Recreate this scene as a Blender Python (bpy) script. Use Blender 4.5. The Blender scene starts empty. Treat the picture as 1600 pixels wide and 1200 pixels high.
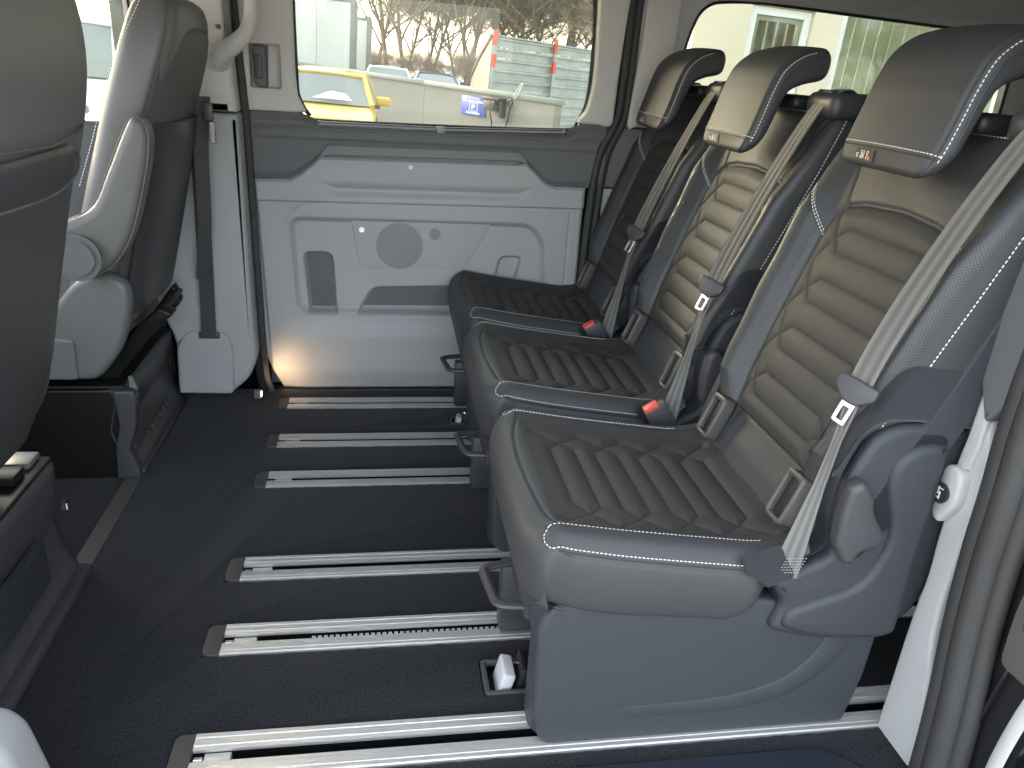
import bpy, bmesh, math, random
import numpy as np
from math import radians as R, sin, cos, pi
from mathutils import Matrix, Vector
from mathutils.geometry import tessellate_polygon
FLIPCAP = False
random.seed(7); rng = np.random.default_rng(7)
sc = bpy.context.scene
COL = sc.collection
# ------------------------------------------------------------------ camera
CAM = np.array([0.0, 0.0, 1.25])
_p, _y, _r = R(22.4), R(10.0), R(3.7)
_fw = np.array([sin(_y)*cos(_p), cos(_y)*cos(_p), -sin(_p)])
_rt = np.array([cos(_y), -sin(_y), 0.0]); _up = np.cross(_rt, _fw)
_rt, _up = _rt*cos(_r)+_up*sin(_r), _up*cos(_r)-_rt*sin(_r)
cd = bpy.data.cameras.new('camera'); cam = bpy.data.objects.new('camera', cd); COL.objects.link(cam)
cam.matrix_world = Matrix([[_rt[0], _up[0], -_fw[0], CAM[0]], [_rt[1], _up[1], -_fw[1], CAM[1]], [_rt[2], _up[2], -_fw[2], CAM[2]], [0, 0, 0, 1]])
cd.sensor_width = 36; cd.lens = 36*1215/1600; cd.clip_start = .02; cd.clip_end = 2000
sc.camera = cam
# ------------------------------------------------------------------ world, sun, exposure
SUN_EL, SUN_AZ = R(22), R(-40)            # azimuth from +Y (across the van), negative = towards the front of the van
w = bpy.data.worlds.new("World"); sc.world = w; w.use_nodes = True
nt = w.node_tree; bg = nt.nodes['Background']; sky = nt.nodes.new('ShaderNodeTexSky'); sky.sky_type = 'NISHITA'
sky.sun_disc = False; sky.sun_elevation = SUN_EL; sky.sun_rotation = SUN_AZ; sky.dust_density = 3.0; sky.air_density = 1.0; sky.ozone_density = 1.0
veil = nt.nodes.new('ShaderNodeMix'); veil.data_type = 'RGBA'; veil.inputs['Factor'].default_value = .5      # thin even cloud over the clear sky
veil.inputs['B'].default_value = (2.8, 2.72, 2.5, 1)
nt.links.new(sky.outputs[0], veil.inputs['A']); nt.links.new(veil.outputs['Result'], bg.inputs[0]); bg.inputs[1].default_value = .15
sd = bpy.data.lights.new('sun', 'SUN'); sun = bpy.data.objects.new('sun', sd); COL.objects.link(sun)
sd.energy = .5; sd.angle = R(12); sd.color = (1, .86, .66)
_sdv = Vector((sin(SUN_AZ)*cos(SUN_EL), cos(SUN_AZ)*cos(SUN_EL), sin(SUN_EL)))
sun.rotation_euler = _sdv.to_track_quat('Z', 'Y').to_euler(); sun.location = (-20, 12, 12)
sc.view_settings.view_transform = 'Standard'; sc.view_settings.look = 'None'
sc.view_settings.exposure = 3.55; sc.view_settings.gamma = 1
sc.cycles.max_bounces = 8; sc.cycles.diffuse_bounces = 5; sc.cycles.transparent_max_bounces = 12
sc.cycles.sample_clamp_indirect = 6.0
try: sc.cycles.use_denoising = True; sc.cycles.denoiser = 'OPENIMAGEDENOISE'
except Exception: pass
# ------------------------------------------------------------------ helpers
def wloc(o):
    v = np.zeros(3)
    while o is not None:
        v += np.array(o.location); o = o.parent
    return v
def thing(name, label, cat, loc=(0, 0, 0), group=None):
    o = bpy.data.objects.new(name, None); COL.objects.link(o); o.location = loc; o.empty_display_size = .1
    o['label'] = label; o['category'] = cat
    if group: o['group'] = group
    return o
def tag(o, label, cat, group=None):
    o['label'] = label; o['category'] = cat
    if group: o['group'] = group
    return o
def mesh_np(name, V, F, mat, parent=None, smooth=True, uv=None, fm=None, sharp=35, mats=None):
    V = np.asarray(V, float).reshape(-1, 3)
    if parent is not None: V = V-wloc(parent)
    me = bpy.data.meshes.new(name)
    if isinstance(F, np.ndarray):
        n, k = F.shape
        me.vertices.add(len(V)); me.vertices.foreach_set('co', V.ravel())
        me.loops.add(n*k); me.loops.foreach_set('vertex_index', F.ravel().astype(np.int32))
        me.polygons.add(n); me.polygons.foreach_set('loop_start', (np.arange(n)*k).astype(np.int32))
        me.update(calc_edges=True)
    else:
        me.from_pydata([tuple(v) for v in V], [], [tuple(f) for f in F])
    if uv is not None:
        l = me.uv_layers.new(name='UVMap'); idx = np.empty(len(me.loops), np.int32); me.loops.foreach_get('vertex_index', idx)
        l.data.foreach_set('uv', np.asarray(uv, float).reshape(-1, 2)[idx].ravel())
    for m in (mats or [mat]): me.materials.append(m)
    if fm is not None: me.polygons.foreach_set('material_index', np.asarray(fm, np.int32))
    me.validate(); me.update()
    if smooth:
        me.shade_smooth()
        if sharp: me.set_sharp_from_angle(angle=R(sharp))
    o = bpy.data.objects.new(name, me); COL.objects.link(o)
    if parent is not None: o.parent = parent
    return o
def gridF(nu, nv, cu=False, cv=False, flip=False):
    i = np.arange(nu if cu else nu-1); j = np.arange(nv if cv else nv-1)
    I, J = np.meshgrid(i, j, indexing='ij'); I2 = (I+1) % nu; J2 = (J+1) % nv
    F = np.stack([I*nv+J, I2*nv+J, I2*nv+J2, I*nv+J2], -1).reshape(-1, 4)
    return F[:, ::-1].copy() if flip else F
def grid(name, S, mat, parent=None, cu=False, cv=False, flip=False, caps=False, **k):
    nu, nv = S.shape[:2]
    F = gridF(nu, nv, cu, cv, flip)
    if caps and cv:      # rings along v; cap first and last u with triangle fans
        V = S.reshape(-1, 3); fl = [tuple(int(q) for q in f) for f in F]
        for base, rv in ((0, True), ((nu-1)*nv, False)):
            loop = list(range(base, base+nv))
            for t3 in tessellate_polygon([[Vector(V[q]) for q in loop]]):
                a = [loop[q] for q in t3]; nrm = np.cross(V[a[1]]-V[a[0]], V[a[2]]-V[a[0]])
                out_ = (S[0]-S[1] if rv else S[-1]-S[-2]).mean(0)
                if (nrm@out_ < 0) != bool(FLIPCAP and flip): a = a[::-1]
                fl.append(tuple(a))
        return mesh_np(name, V, fl, mat, parent, **k)
    return mesh_np(name, S.reshape(-1, 3), F, mat, parent, **k)
def crv(pts, n, closed=False):
    """Catmull-Rom through pts, n samples evenly spaced along the curve."""
    P = np.asarray(pts, float)
    Q = np.vstack([P[-1], P, P[0], P[1]]) if closed else np.vstack([2*P[0]-P[1], P, 2*P[-1]-P[-2]])
    out = []
    segs = len(P) if closed else len(P)-1
    for i in range(segs):
        a, b, c, d = Q[i:i+4]; t = np.linspace(0, 1, 24, endpoint=False)[:, None]
        out.append(.5*((2*b)+(-a+c)*t+(2*a-5*b+4*c-d)*t*t+(-a+3*b-3*c+d)*t**3))
    out = np.vstack(out+[P[:1] if closed else P[-1:]])
    L = np.r_[0, np.cumsum(np.linalg.norm(np.diff(out, axis=0), axis=1))]
    s = np.linspace(0, L[-1], n, endpoint=not closed)
    return np.stack([np.interp(s, L, out[:, k]) for k in range(P.shape[1])], 1)
def lin(pts, n):
    P = np.asarray(pts, float); L = np.r_[0, np.cumsum(np.linalg.norm(np.diff(P, axis=0), axis=1))]
    s = np.linspace(0, L[-1], n); return np.stack([np.interp(s, L, P[:, k]) for k in range(P.shape[1])], 1)
def rpoly(pts, r=.02, n=5):
    """Polygon with rounded corners; r a number or one per corner."""
    P = [np.array(p, float) for p in pts]; N = len(P); out = []
    rr = r if hasattr(r, '__len__') else [r]*N
    for i in range(N):
        a, b, c = P[i-1], P[i], P[(i+1) % N]
        u = a-b; v = c-b; lu = np.linalg.norm(u); lv = np.linalg.norm(v)
        d = min(rr[i], lu*.48, lv*.48)
        if d < 1e-5: out.append(b); continue
        p0 = b+u/lu*d; p1 = b+v/lv*d
        for t in np.linspace(0, 1, n): out.append((1-t)**2*p0+2*t*(1-t)*b+t*t*p1)
    return np.array(out)
def plate(name, outline, axis, a0, a1, bev, mat, parent=None, holes=(), sharp=35, res=2, kind=None):
    """A solid of the outline (2D) between a0 and a1 along axis, edges rounded by bev."""
    cu = bpy.data.curves.new('tmp', 'CURVE'); cu.dimensions = '2D'; cu.fill_mode = 'BOTH'
    h = abs(a1-a0)/2; bev = min(bev, h*.98)
    cu.extrude = h-bev; cu.bevel_depth = bev; cu.bevel_resolution = res; cu.offset = -bev
    for pts in [outline]+list(holes):
        sp = cu.splines.new('POLY'); sp.points.add(len(pts)-1); sp.use_cyclic_u = True
        for q, p in zip(sp.points, pts): q.co = (p[0], p[1], 0, 1)
    ob = bpy.data.objects.new('tmp', cu); COL.objects.link(ob)
    dg = bpy.context.evaluated_depsgraph_get(); me = bpy.data.meshes.new_from_object(ob.evaluated_get(dg))
    bpy.data.objects.remove(ob); bpy.data.curves.remove(cu)
    n = len(me.vertices); V = np.empty(n*3); me.vertices.foreach_get('co', V); V = V.reshape(-1, 3); m = (a0+a1)/2
    bm = bmesh.new(); bm.from_mesh(me); bmesh.ops.remove_doubles(bm, verts=bm.verts, dist=2e-5); bmesh.ops.dissolve_degenerate(bm, edges=bm.edges, dist=2e-5)
    bmesh.ops.recalc_face_normals(bm, faces=bm.faces); bm.normal_update(); vol = bm.calc_volume(signed=True)
    if vol < 0: bmesh.ops.reverse_faces(bm, faces=bm.faces)
    bm.normal_update()
    bad = [f for f in bm.faces if abs(f.normal.z) > .999 and abs(f.calc_center_median().z) > h*.9 and f.normal.z*f.calc_center_median().z < 0]      # every cap face looks outwards
    if bad: bmesh.ops.reverse_faces(bm, faces=bad)
    bm.to_mesh(me); bm.free(); n = len(me.vertices); V = np.empty(n*3); me.vertices.foreach_get('co', V); V = V.reshape(-1, 3)
    if axis == 'y': V = np.stack([V[:, 0], m-V[:, 2], V[:, 1]], 1)
    elif axis == 'x': V = np.stack([V[:, 2]+m, V[:, 0], V[:, 1]], 1)
    else: V = np.stack([V[:, 0], V[:, 1], V[:, 2]+m], 1)
    if parent is not None: V = V-wloc(parent)
    me.vertices.foreach_set('co', V.ravel()); me.materials.clear(); me.materials.append(mat)
    me.name = name; me.update(); me.shade_smooth(); me.set_sharp_from_angle(angle=R(sharp))
    o = bpy.data.objects.new(name, me); COL.objects.link(o)
    if parent is not None: o.parent = parent
    if kind: o['kind'] = kind
    return o
def box(name, x, y, z, bev, mat, parent=None, seg=2, taper=None, rot=None, kind=None):
    bm = bmesh.new(); bmesh.ops.create_cube(bm, size=1)
    c = np.array([(x[0]+x[1])/2, (y[0]+y[1])/2, (z[0]+z[1])/2]); d = np.array([x[1]-x[0], y[1]-y[0], z[1]-z[0]])
    for v in bm.verts:
        q = np.array(v.co)*d
        if taper and v.co.z > 0: q[0] *= taper[0]; q[1] *= taper[1]
        v.co = q
    if bev > 0: bmesh.ops.bevel(bm, geom=bm.edges, offset=bev, segments=seg, profile=.5, affect='EDGES')
    if rot is not None: bmesh.ops.transform(bm, matrix=rot.to_4x4(), verts=bm.verts)
    off = c-(wloc(parent) if parent is not None else 0)
    bmesh.ops.translate(bm, vec=Vector(off), verts=bm.verts)
    me = bpy.data.meshes.new(name); bm.to_mesh(me); bm.free(); me.materials.append(mat); me.shade_smooth(); me.set_sharp_from_angle(angle=R(40))
    o = bpy.data.objects.new(name, me); COL.objects.link(o)
    if parent is not None: o.parent = parent
    if kind: o['kind'] = kind
    return o
def tubeV(pts, r, n=8, flat=None, up=(0, 0, 1)):
    P = np.asarray(pts, float); T = np.gradient(P, axis=0); T /= np.linalg.norm(T, axis=1)[:, None]+1e-9
    r = np.broadcast_to(r, (len(P),)); U = np.array(up, float); S = []; prev = None
    for p, t, q in zip(P, T, r):
        if flat is None and prev is not None: a = prev-t*(prev@t)
        else:
            a = np.cross(t, U)
            if np.linalg.norm(a) < 3e-1: a = np.cross(t, (1, .2, 0))
        a /= np.linalg.norm(a)+1e-12; prev = a; b = np.cross(a, t); an = np.arange(n)*2*pi/n
        S.append(p+q*(np.cos(an)[:, None]*a+np.sin(an)[:, None]*b*(flat or 1)))
    return np.array(S)
def tube(name, pts, r, mat, parent=None, n=8, flat=None, up=(0, 0, 1), caps=True, **k):
    return grid(name, tubeV(pts, r, n, flat, up), mat, parent, cv=True, caps=caps, **k)
def cyl(name, c, axis, r, h, mat, parent=None, n=32, bev=.0, r2=None):
    """Cylinder of height h along axis ('x','y','z'), starting at c; rounded rim."""
    r2 = r if r2 is None else r2
    prof = [(r, 0), (r2, h-bev), (r2-bev*.3, h-bev*.3), (r2-bev, h)] if bev else [(r, 0), (r2, h)]
    an = np.arange(n)*2*pi/n; S = []
    for rr, hh in prof:
        u = np.cos(an)*rr; v = np.sin(an)*rr; z = np.full(n, hh)
        q = {'z': (u, v, z), 'y': (u, z, v), 'x': (z, u, v)}[axis]
        S.append(np.stack(q, 1)+np.array(c))
    return grid(name, np.array(S), mat, parent, cv=True, caps=True)
def stitch_mesh(name, runs, mat, parent, L=.005, gap=.003, r=.0009):
    """runs: list of (points Nx3, normals Nx3); every stitch is a small raised thread."""
    Vs, Fs, k = [], [], 0
    for P, N in runs:
        P = np.asarray(P, float); N = np.asarray(N, float)
        d = np.r_[0, np.cumsum(np.linalg.norm(np.diff(P, axis=0), axis=1))]
        s = np.arange(L/2, d[-1]-L/2, L+gap)
        if len(s) == 0: continue
        f = lambda A, q: np.stack([np.interp(q, d, A[:, i]) for i in range(3)], 1)
        a, b, nn = f(P, s-L/2), f(P, s+L/2), f(N, s); nn /= np.linalg.norm(nn, axis=1)[:, None]
        t = b-a; t /= np.linalg.norm(t, axis=1)[:, None]+1e-9; side = np.cross(t, nn)
        m = (a+b)/2
        vv = np.stack([a, b, m+side*r, m-side*r, m+nn*r*1.4, a+side*r*.8+nn*r*.6, b+side*r*.8+nn*r*.6, b-side*r*.8+nn*r*.6, a-side*r*.8+nn*r*.6], 1)
        # hexahedral thread: 0 a,1 b,5..8 top ring corners, 4 crown
        for i in range(len(s)):
            o = k; Vs.append(vv[i]); k += 9
            Fs += [(o+4, o+5, o+6), (o+4, o+6, o+7), (o+4, o+7, o+8), (o+4, o+8, o+5), (o, o+2, o+5), (o+2, o+6, o+5), (o+2, o+1, o+6), (o, o+8, o+3), (o+3, o+8, o+7), (o+3, o+7, o+1), (o+1, o+7, o+6), (o, o+5, o+8)]
    ob = mesh_np(name, np.vstack(Vs), Fs, mat, parent, smooth=False); ob['kind'] = 'stuff'
    return ob
def polydist(X, Y, poly):
    D = np.full(X.shape, 9.0)
    for (x0, y0), (x1, y1) in zip(poly[:-1], poly[1:]):
        dx, dy = x1-x0, y1-y0; L = dx*dx+dy*dy+1e-12
        t = np.clip(((X-x0)*dx+(Y-y0)*dy)/L, 0, 1); D = np.minimum(D, np.hypot(X-x0-t*dx, Y-y0-t*dy))
    return D
def inside(X, Y, poly):
    c = np.zeros(X.shape, bool); n = len(poly)
    for i in range(n):
        x0, y0 = poly[i]; x1, y1 = poly[(i+1) % n]
        if y0 == y1: continue
        c ^= ((y0 > Y) != (y1 > Y)) & (X < (x1-x0)*(Y-y0)/(y1-y0)+x0)
    return c
def sdist(X, Y, poly):
    p = [tuple(q) for q in poly]; d = polydist(X, Y, p+[p[0]]); return np.where(inside(X, Y, p), -d, d)
def sst(a, b, x): t = np.clip((x-a)/(b-a), 0, 1); return t*t*(3-2*t)
# ------------------------------------------------------------------ materials
def mat(name, col, rough=.5, metal=0, spec=.5, bump=0, scale=400, var=0, vscale=8, detail=2, coat=0, sheen=0, col2=None, tex='noise', stretch=None, rvar=0):
    m = bpy.data.materials.new(name); m.use_nodes = True; t = m.node_tree; b = t.nodes['Principled BSDF']
    b.inputs['Base Color'].default_value = (*col, 1); b.inputs['Roughness'].default_value = rough; b.inputs['Metallic'].default_value = metal
    b.inputs['Specular IOR Level'].default_value = spec; b.inputs['Coat Weight'].default_value = coat; b.inputs['Sheen Weight'].default_value = sheen
    tc = t.nodes.new('ShaderNodeTexCoord'); src = tc.outputs['Object']
    if stretch:
        mp = t.nodes.new('ShaderNodeMapping'); mp.inputs['Scale'].default_value = stretch; t.links.new(src, mp.inputs[0]); src = mp.outputs[0]
    if var:
        n = t.nodes.new('ShaderNodeTexNoise'); n.inputs['Scale'].default_value = vscale; n.inputs['Detail'].default_value = 6; t.links.new(src, n.inputs[0])
        r = t.nodes.new('ShaderNodeValToRGB'); r.color_ramp.elements[0].position = .3; r.color_ramp.elements[1].position = .7
        c2 = col2 or tuple(min(1, c*(1+var)) for c in col); c1 = tuple(c*(1-var) for c in col) if not col2 else col
        r.color_ramp.elements[0].color = (*c1, 1); r.color_ramp.elements[1].color = (*c2, 1)
        t.links.new(n.outputs[0], r.inputs[0]); t.links.new(r.outputs[0], b.inputs['Base Color'])
        if rvar:
            mr = t.nodes.new('ShaderNodeMapRange'); mr.inputs[3].default_value = rough-rvar; mr.inputs[4].default_value = rough+rvar
            t.links.new(n.outputs[0], mr.inputs[0]); t.links.new(mr.outputs[0], b.inputs['Roughness'])
    if bump:
        if tex == 'voronoi': n = t.nodes.new('ShaderNodeTexVoronoi'); n.inputs['Scale'].default_value = scale
        else: n = t.nodes.new('ShaderNodeTexNoise'); n.inputs['Scale'].default_value = scale; n.inputs['Detail'].default_value = detail
        t.links.new(src, n.inputs[0]); bp = t.nodes.new('ShaderNodeBump'); bp.inputs['Strength'].default_value = bump; bp.inputs['Distance'].default_value = .001
        t.links.new(n.outputs[0], bp.inputs['Height']); t.links.new(bp.outputs[0], b.inputs['Normal'])
    return m
def glassmat(name, tint=(.9, .95, .9), refl=1.0):
    m = bpy.data.materials.new(name); m.use_nodes = True; t = m.node_tree; t.nodes.clear()
    o = t.nodes.new('ShaderNodeOutputMaterial'); mx = t.nodes.new('ShaderNodeMixShader'); tr = t.nodes.new('ShaderNodeBsdfTransparent'); g = t.nodes.new('ShaderNodeBsdfGlossy')
    f = t.nodes.new('ShaderNodeFresnel'); f.inputs[0].default_value = 1.45; tr.inputs[0].default_value = (*tint, 1); g.inputs['Roughness'].default_value = 0.0
    ma = t.nodes.new('ShaderNodeMath'); ma.operation = 'MULTIPLY'; ma.inputs[1].default_value = refl; t.links.new(f.outputs[0], ma.inputs[0])
    t.links.new(ma.outputs[0], mx.inputs[0]); t.links.new(tr.outputs[0], mx.inputs[1]); t.links.new(g.outputs[0], mx.inputs[2]); t.links.new(mx.outputs[0], o.inputs[0])
    return m
LEA = (.047, .048, .0505)
M = {}
M['leather'] = mat('charcoal_leather', LEA, .56, bump=.25, scale=700, var=.08, vscale=3, detail=3)
M['leather_insert'] = mat('quilted_leather', (.044, .0415, .039), .64, spec=.4, bump=.3, scale=800, var=.08, vscale=3, detail=3)  # warmer than the bolsters: warm front light put into the insert colour
M['lining'] = mat('dark_textile', (.022, .023, .027), .95, bump=.8, scale=900, sheen=.3, spec=.2)
M['shell'] = mat('grained_dark_plastic', (.036, .039, .046), .46, bump=.9, scale=900, detail=1, spec=.5)
M['shell2'] = mat('smooth_dark_plastic', (.050, .050, .054), .42, bump=.15, scale=500, spec=.5)
M['base'] = mat('grained_seat_base_plastic', (.036, .040, .049), .52, bump=.9, scale=800, detail=1, spec=.5)
M['black'] = mat('black_plastic', (.012, .012, .013), .5)
M['blackmetal'] = mat('black_metal', (.02, .02, .02), .35, metal=.5)
M['chrome'] = mat('bright_steel', (.62, .61, .59), .22, metal=1)
M['alu'] = mat('brushed_aluminium', (.64, .64, .63), .36, metal=.75, bump=.5, scale=60, stretch=(1, 60, 60), var=.07, vscale=30)
M['aluedge'] = mat('aluminium_cut_edge', (.78, .78, .77), .45, metal=.6, bump=.4, scale=200)
M['cap'] = mat('olive_end_cap', (.050, .050, .044), .6, bump=.3, scale=500)
M['panel'] = mat('light_grey_grained_plastic', (.385, .388, .39), .50, bump=.5, scale=900, detail=1)
M['panel_dark'] = mat('dark_grey_soft_panel', (.125, .125, .13), .55, bump=.5, scale=900, detail=1)
M['ledge'] = mat('satin_dark_trim', (.26, .26, .265), .42, bump=.2, scale=600)
M['trim'] = mat('pale_pillar_trim', (.60, .57, .52), .6, bump=.3, scale=700)
M['trimgrey'] = mat('pale_grey_jamb_trim', (.44, .44, .435), .55, bump=.5, scale=900)
M['head'] = mat('grey_headliner_cloth', (.5, .5, .5), .95, bump=.7, scale=700, var=.04, vscale=4)
M['rubber'] = mat('rubber_seal', (.040, .039, .038), .55, bump=.6, scale=900)
M['rubber2'] = mat('glazing_rubber', (.015, .015, .015), .5)
M['paint'] = mat('black_car_paint', (.008, .008, .011), .12, coat=1.0, spec=.6)
M['carpet'] = mat('dark_carpet', (.002, .0023, .003), .97, bump=1.0, scale=160, detail=6, var=.5, vscale=170, col2=(.018, .020, .025), spec=.1, sheen=.15)
M['sill'] = mat('blue_black_step_plastic', (.016, .021, .032), .38, bump=.6, scale=900)
M['thread'] = mat('pale_thread', (.80, .78, .74), .7)
M['thread_dark'] = mat('charcoal_thread', (.035, .03, .028), .8)
M['thread_grey'] = mat('grey_thread', (.32, .31, .28), .7)
M['slot'] = mat('dark_rail_slot', (.003, .003, .003), .9, spec=.1)
M['red'] = mat('red_button', (.75, .07, .05), .35)
M['white'] = mat('white_print', (.85, .85, .85), .6)
M['mirror'] = mat('grey_button', (.03, .03, .032), .4)
M['isofix'] = mat('warm_grey_satin_plastic', (.085, .080, .072), .38)
M['glass'] = glassmat('clear_glass', (.76, .78, .74))
def beltmat():
    m = mat('woven_belt', (.25, .235, .20), .42, bump=0, spec=.6, sheen=.2); t = m.node_tree; b = t.nodes['Principled BSDF']
    uv = t.nodes.new('ShaderNodeTexCoord'); sx = t.nodes.new('ShaderNodeSeparateXYZ'); t.links.new(uv.outputs['UV'], sx.inputs[0])
    # across the belt: three pale stripes, along it: fine weft
    m1 = t.nodes.new('ShaderNodeMath'); m1.operation = 'MULTIPLY'; m1.inputs[1].default_value = 2*pi*2.5; t.links.new(sx.outputs[0], m1.inputs[0])
    s1 = t.nodes.new('ShaderNodeMath'); s1.operation = 'SINE'; t.links.new(m1.outputs[0], s1.inputs[0])
    r = t.nodes.new('ShaderNodeValToRGB'); r.color_ramp.elements[0].color = (.085, .081, .073, 1); r.color_ramp.elements[1].color = (.14, .134, .121, 1); r.color_ramp.elements[0].position = .35; r.color_ramp.elements[1].position = .65
    mm = t.nodes.new('ShaderNodeMapRange'); mm.inputs[1].default_value = -1; t.links.new(s1.outputs[0], mm.inputs[0]); t.links.new(mm.outputs[0], r.inputs[0]); t.links.new(r.outputs[0], b.inputs['Base Color'])
    m2 = t.nodes.new('ShaderNodeMath'); m2.operation = 'MULTIPLY'; m2.inputs[1].default_value = 2*pi*700; t.links.new(sx.outputs[1], m2.inputs[0])
    s2 = t.nodes.new('ShaderNodeMath'); s2.operation = 'SINE'; t.links.new(m2.outputs[0], s2.inputs[0]); ad = t.nodes.new('ShaderNodeMath'); ad.operation = 'ADD'
    t.links.new(s2.outputs[0], ad.inputs[0]); t.links.new(s1.outputs[0], ad.inputs[1])
    bp = t.nodes.new('ShaderNodeBump'); bp.inputs['Strength'].default_value = .35; bp.inputs['Distance'].default_value = .0006
    t.links.new(ad.outputs[0], bp.inputs['Height']); t.links.new(bp.outputs[0], b.inputs['Normal']); return m
M['belt'] = beltmat()
def dotmat(name, col, dcol, per, rad, rough=.45, stag=True, bump=.5):
    """Holes on a staggered lattice of pitch per (metres in UV)."""
    m = mat(name, col, rough); t = m.node_tree; b = t.nodes['Principled BSDF']; L = t.links.new
    uv = t.nodes.new('ShaderNodeTexCoord'); fr = []
    for off in (0, .5):
        mp = t.nodes.new('ShaderNodeMapping'); mp.inputs['Scale'].default_value = (1/per, 1/per, 1); mp.inputs['Location'].default_value = (off, off, 0); L(uv.outputs['UV'], mp.inputs[0])
        f = t.nodes.new('ShaderNodeVectorMath'); f.operation = 'FRACTION'; L(mp.outputs[0], f.inputs[0])
        s = t.nodes.new('ShaderNodeVectorMath'); s.operation = 'SUBTRACT'; s.inputs[1].default_value = (.5, .5, 0); L(f.outputs[0], s.inputs[0])
        sp = t.nodes.new('ShaderNodeSeparateXYZ'); L(s.outputs[0], sp.inputs[0]); cb = t.nodes.new('ShaderNodeCombineXYZ'); L(sp.outputs[0], cb.inputs[0]); L(sp.outputs[1], cb.inputs[1])
        l = t.nodes.new('ShaderNodeVectorMath'); l.operation = 'LENGTH'; L(cb.outputs[0], l.inputs[0]); fr.append(l.outputs['Value'])
    mn = t.nodes.new('ShaderNodeMath'); mn.operation = 'MINIMUM'; L(fr[0], mn.inputs[0]); L(fr[1], mn.inputs[1])
    mr = t.nodes.new('ShaderNodeMapRange'); mr.inputs[1].default_value = rad*.75; mr.inputs[2].default_value = rad*1.15; L(mn.outputs[0], mr.inputs[0])
    mx = t.nodes.new('ShaderNodeMix'); mx.data_type = 'RGBA'; mx.inputs['A'].default_value = (*dcol, 1); mx.inputs['B'].default_value = (*col, 1)
    L(mr.outputs[0], mx.inputs['Factor']); L(mx.outputs['Result'], b.inputs['Base Color'])
    bp = t.nodes.new('ShaderNodeBump'); bp.inputs['Strength'].default_value = bump; bp.inputs['Distance'].default_value = .001; L(mr.outputs[0], bp.inputs['Height']); L(bp.outputs[0], b.inputs['Normal'])
    return m
M['perf'] = dotmat('perforated_leather', LEA, (.015, .015, .015), .0062, .20, .42, bump=.35)
M['grille'] = dotmat('perforated_speaker_plastic', (.36, .36, .36), (.10, .10, .10), .0066, .26, .5)
# ================================================================== rear seats
YC, PITCH = 1.385, .655
TH = math.atan(.25/.64); BO = np.array([.76, 0, .46]); BD = np.array([sin(TH), 0, cos(TH)]); BN = np.array([-cos(TH), 0, sin(TH)]); YA = np.array([0, 1., 0])
def bp_(s, n, y): return BO+BD*s+BN*n+YA*y
def normals(S):
    du = np.gradient(S, axis=0); dv = np.gradient(S, axis=1); N = np.cross(du, dv); return N/(np.linalg.norm(N, axis=-1)[..., None]+1e-12)
def hexes(centres, axis):
    """outlines of the quilting: list of closed polygons and the zigzags joining them; in (along, across)"""
    H, Z = [], []
    for k, c in enumerate(centres):
        h = .0275
        H.append([(c+h, .118), (c, .147), (c-h, .118), (c-h, -.118), (c, -.147), (c+h, -.118), (c+h, .118)])
    d = centres[1]-centres[0]
    for sg in (1, -1):
        z = [(centres[0]-d*.55, sg*.180)]
        for c in centres: z += [(c, sg*.147), (c+d/2, sg*.186)]
        Z.append(z)
    return H, Z
def quilt(A, B, H, Z):
    d = np.full(A.shape, 9.0); ins = np.zeros(A.shape, bool)
    for h in H: d = np.minimum(d, polydist(A, B, h)); ins |= inside(A, B, h[:-1])
    dz = np.full(A.shape, 9.0)
    for z in Z: dz = np.minimum(dz, polydist(A, B, z))
    return d, dz, ins
def puff(d, w_): return np.sin(np.clip(d/w_, 0, 1)*pi/2)**.85
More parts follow.
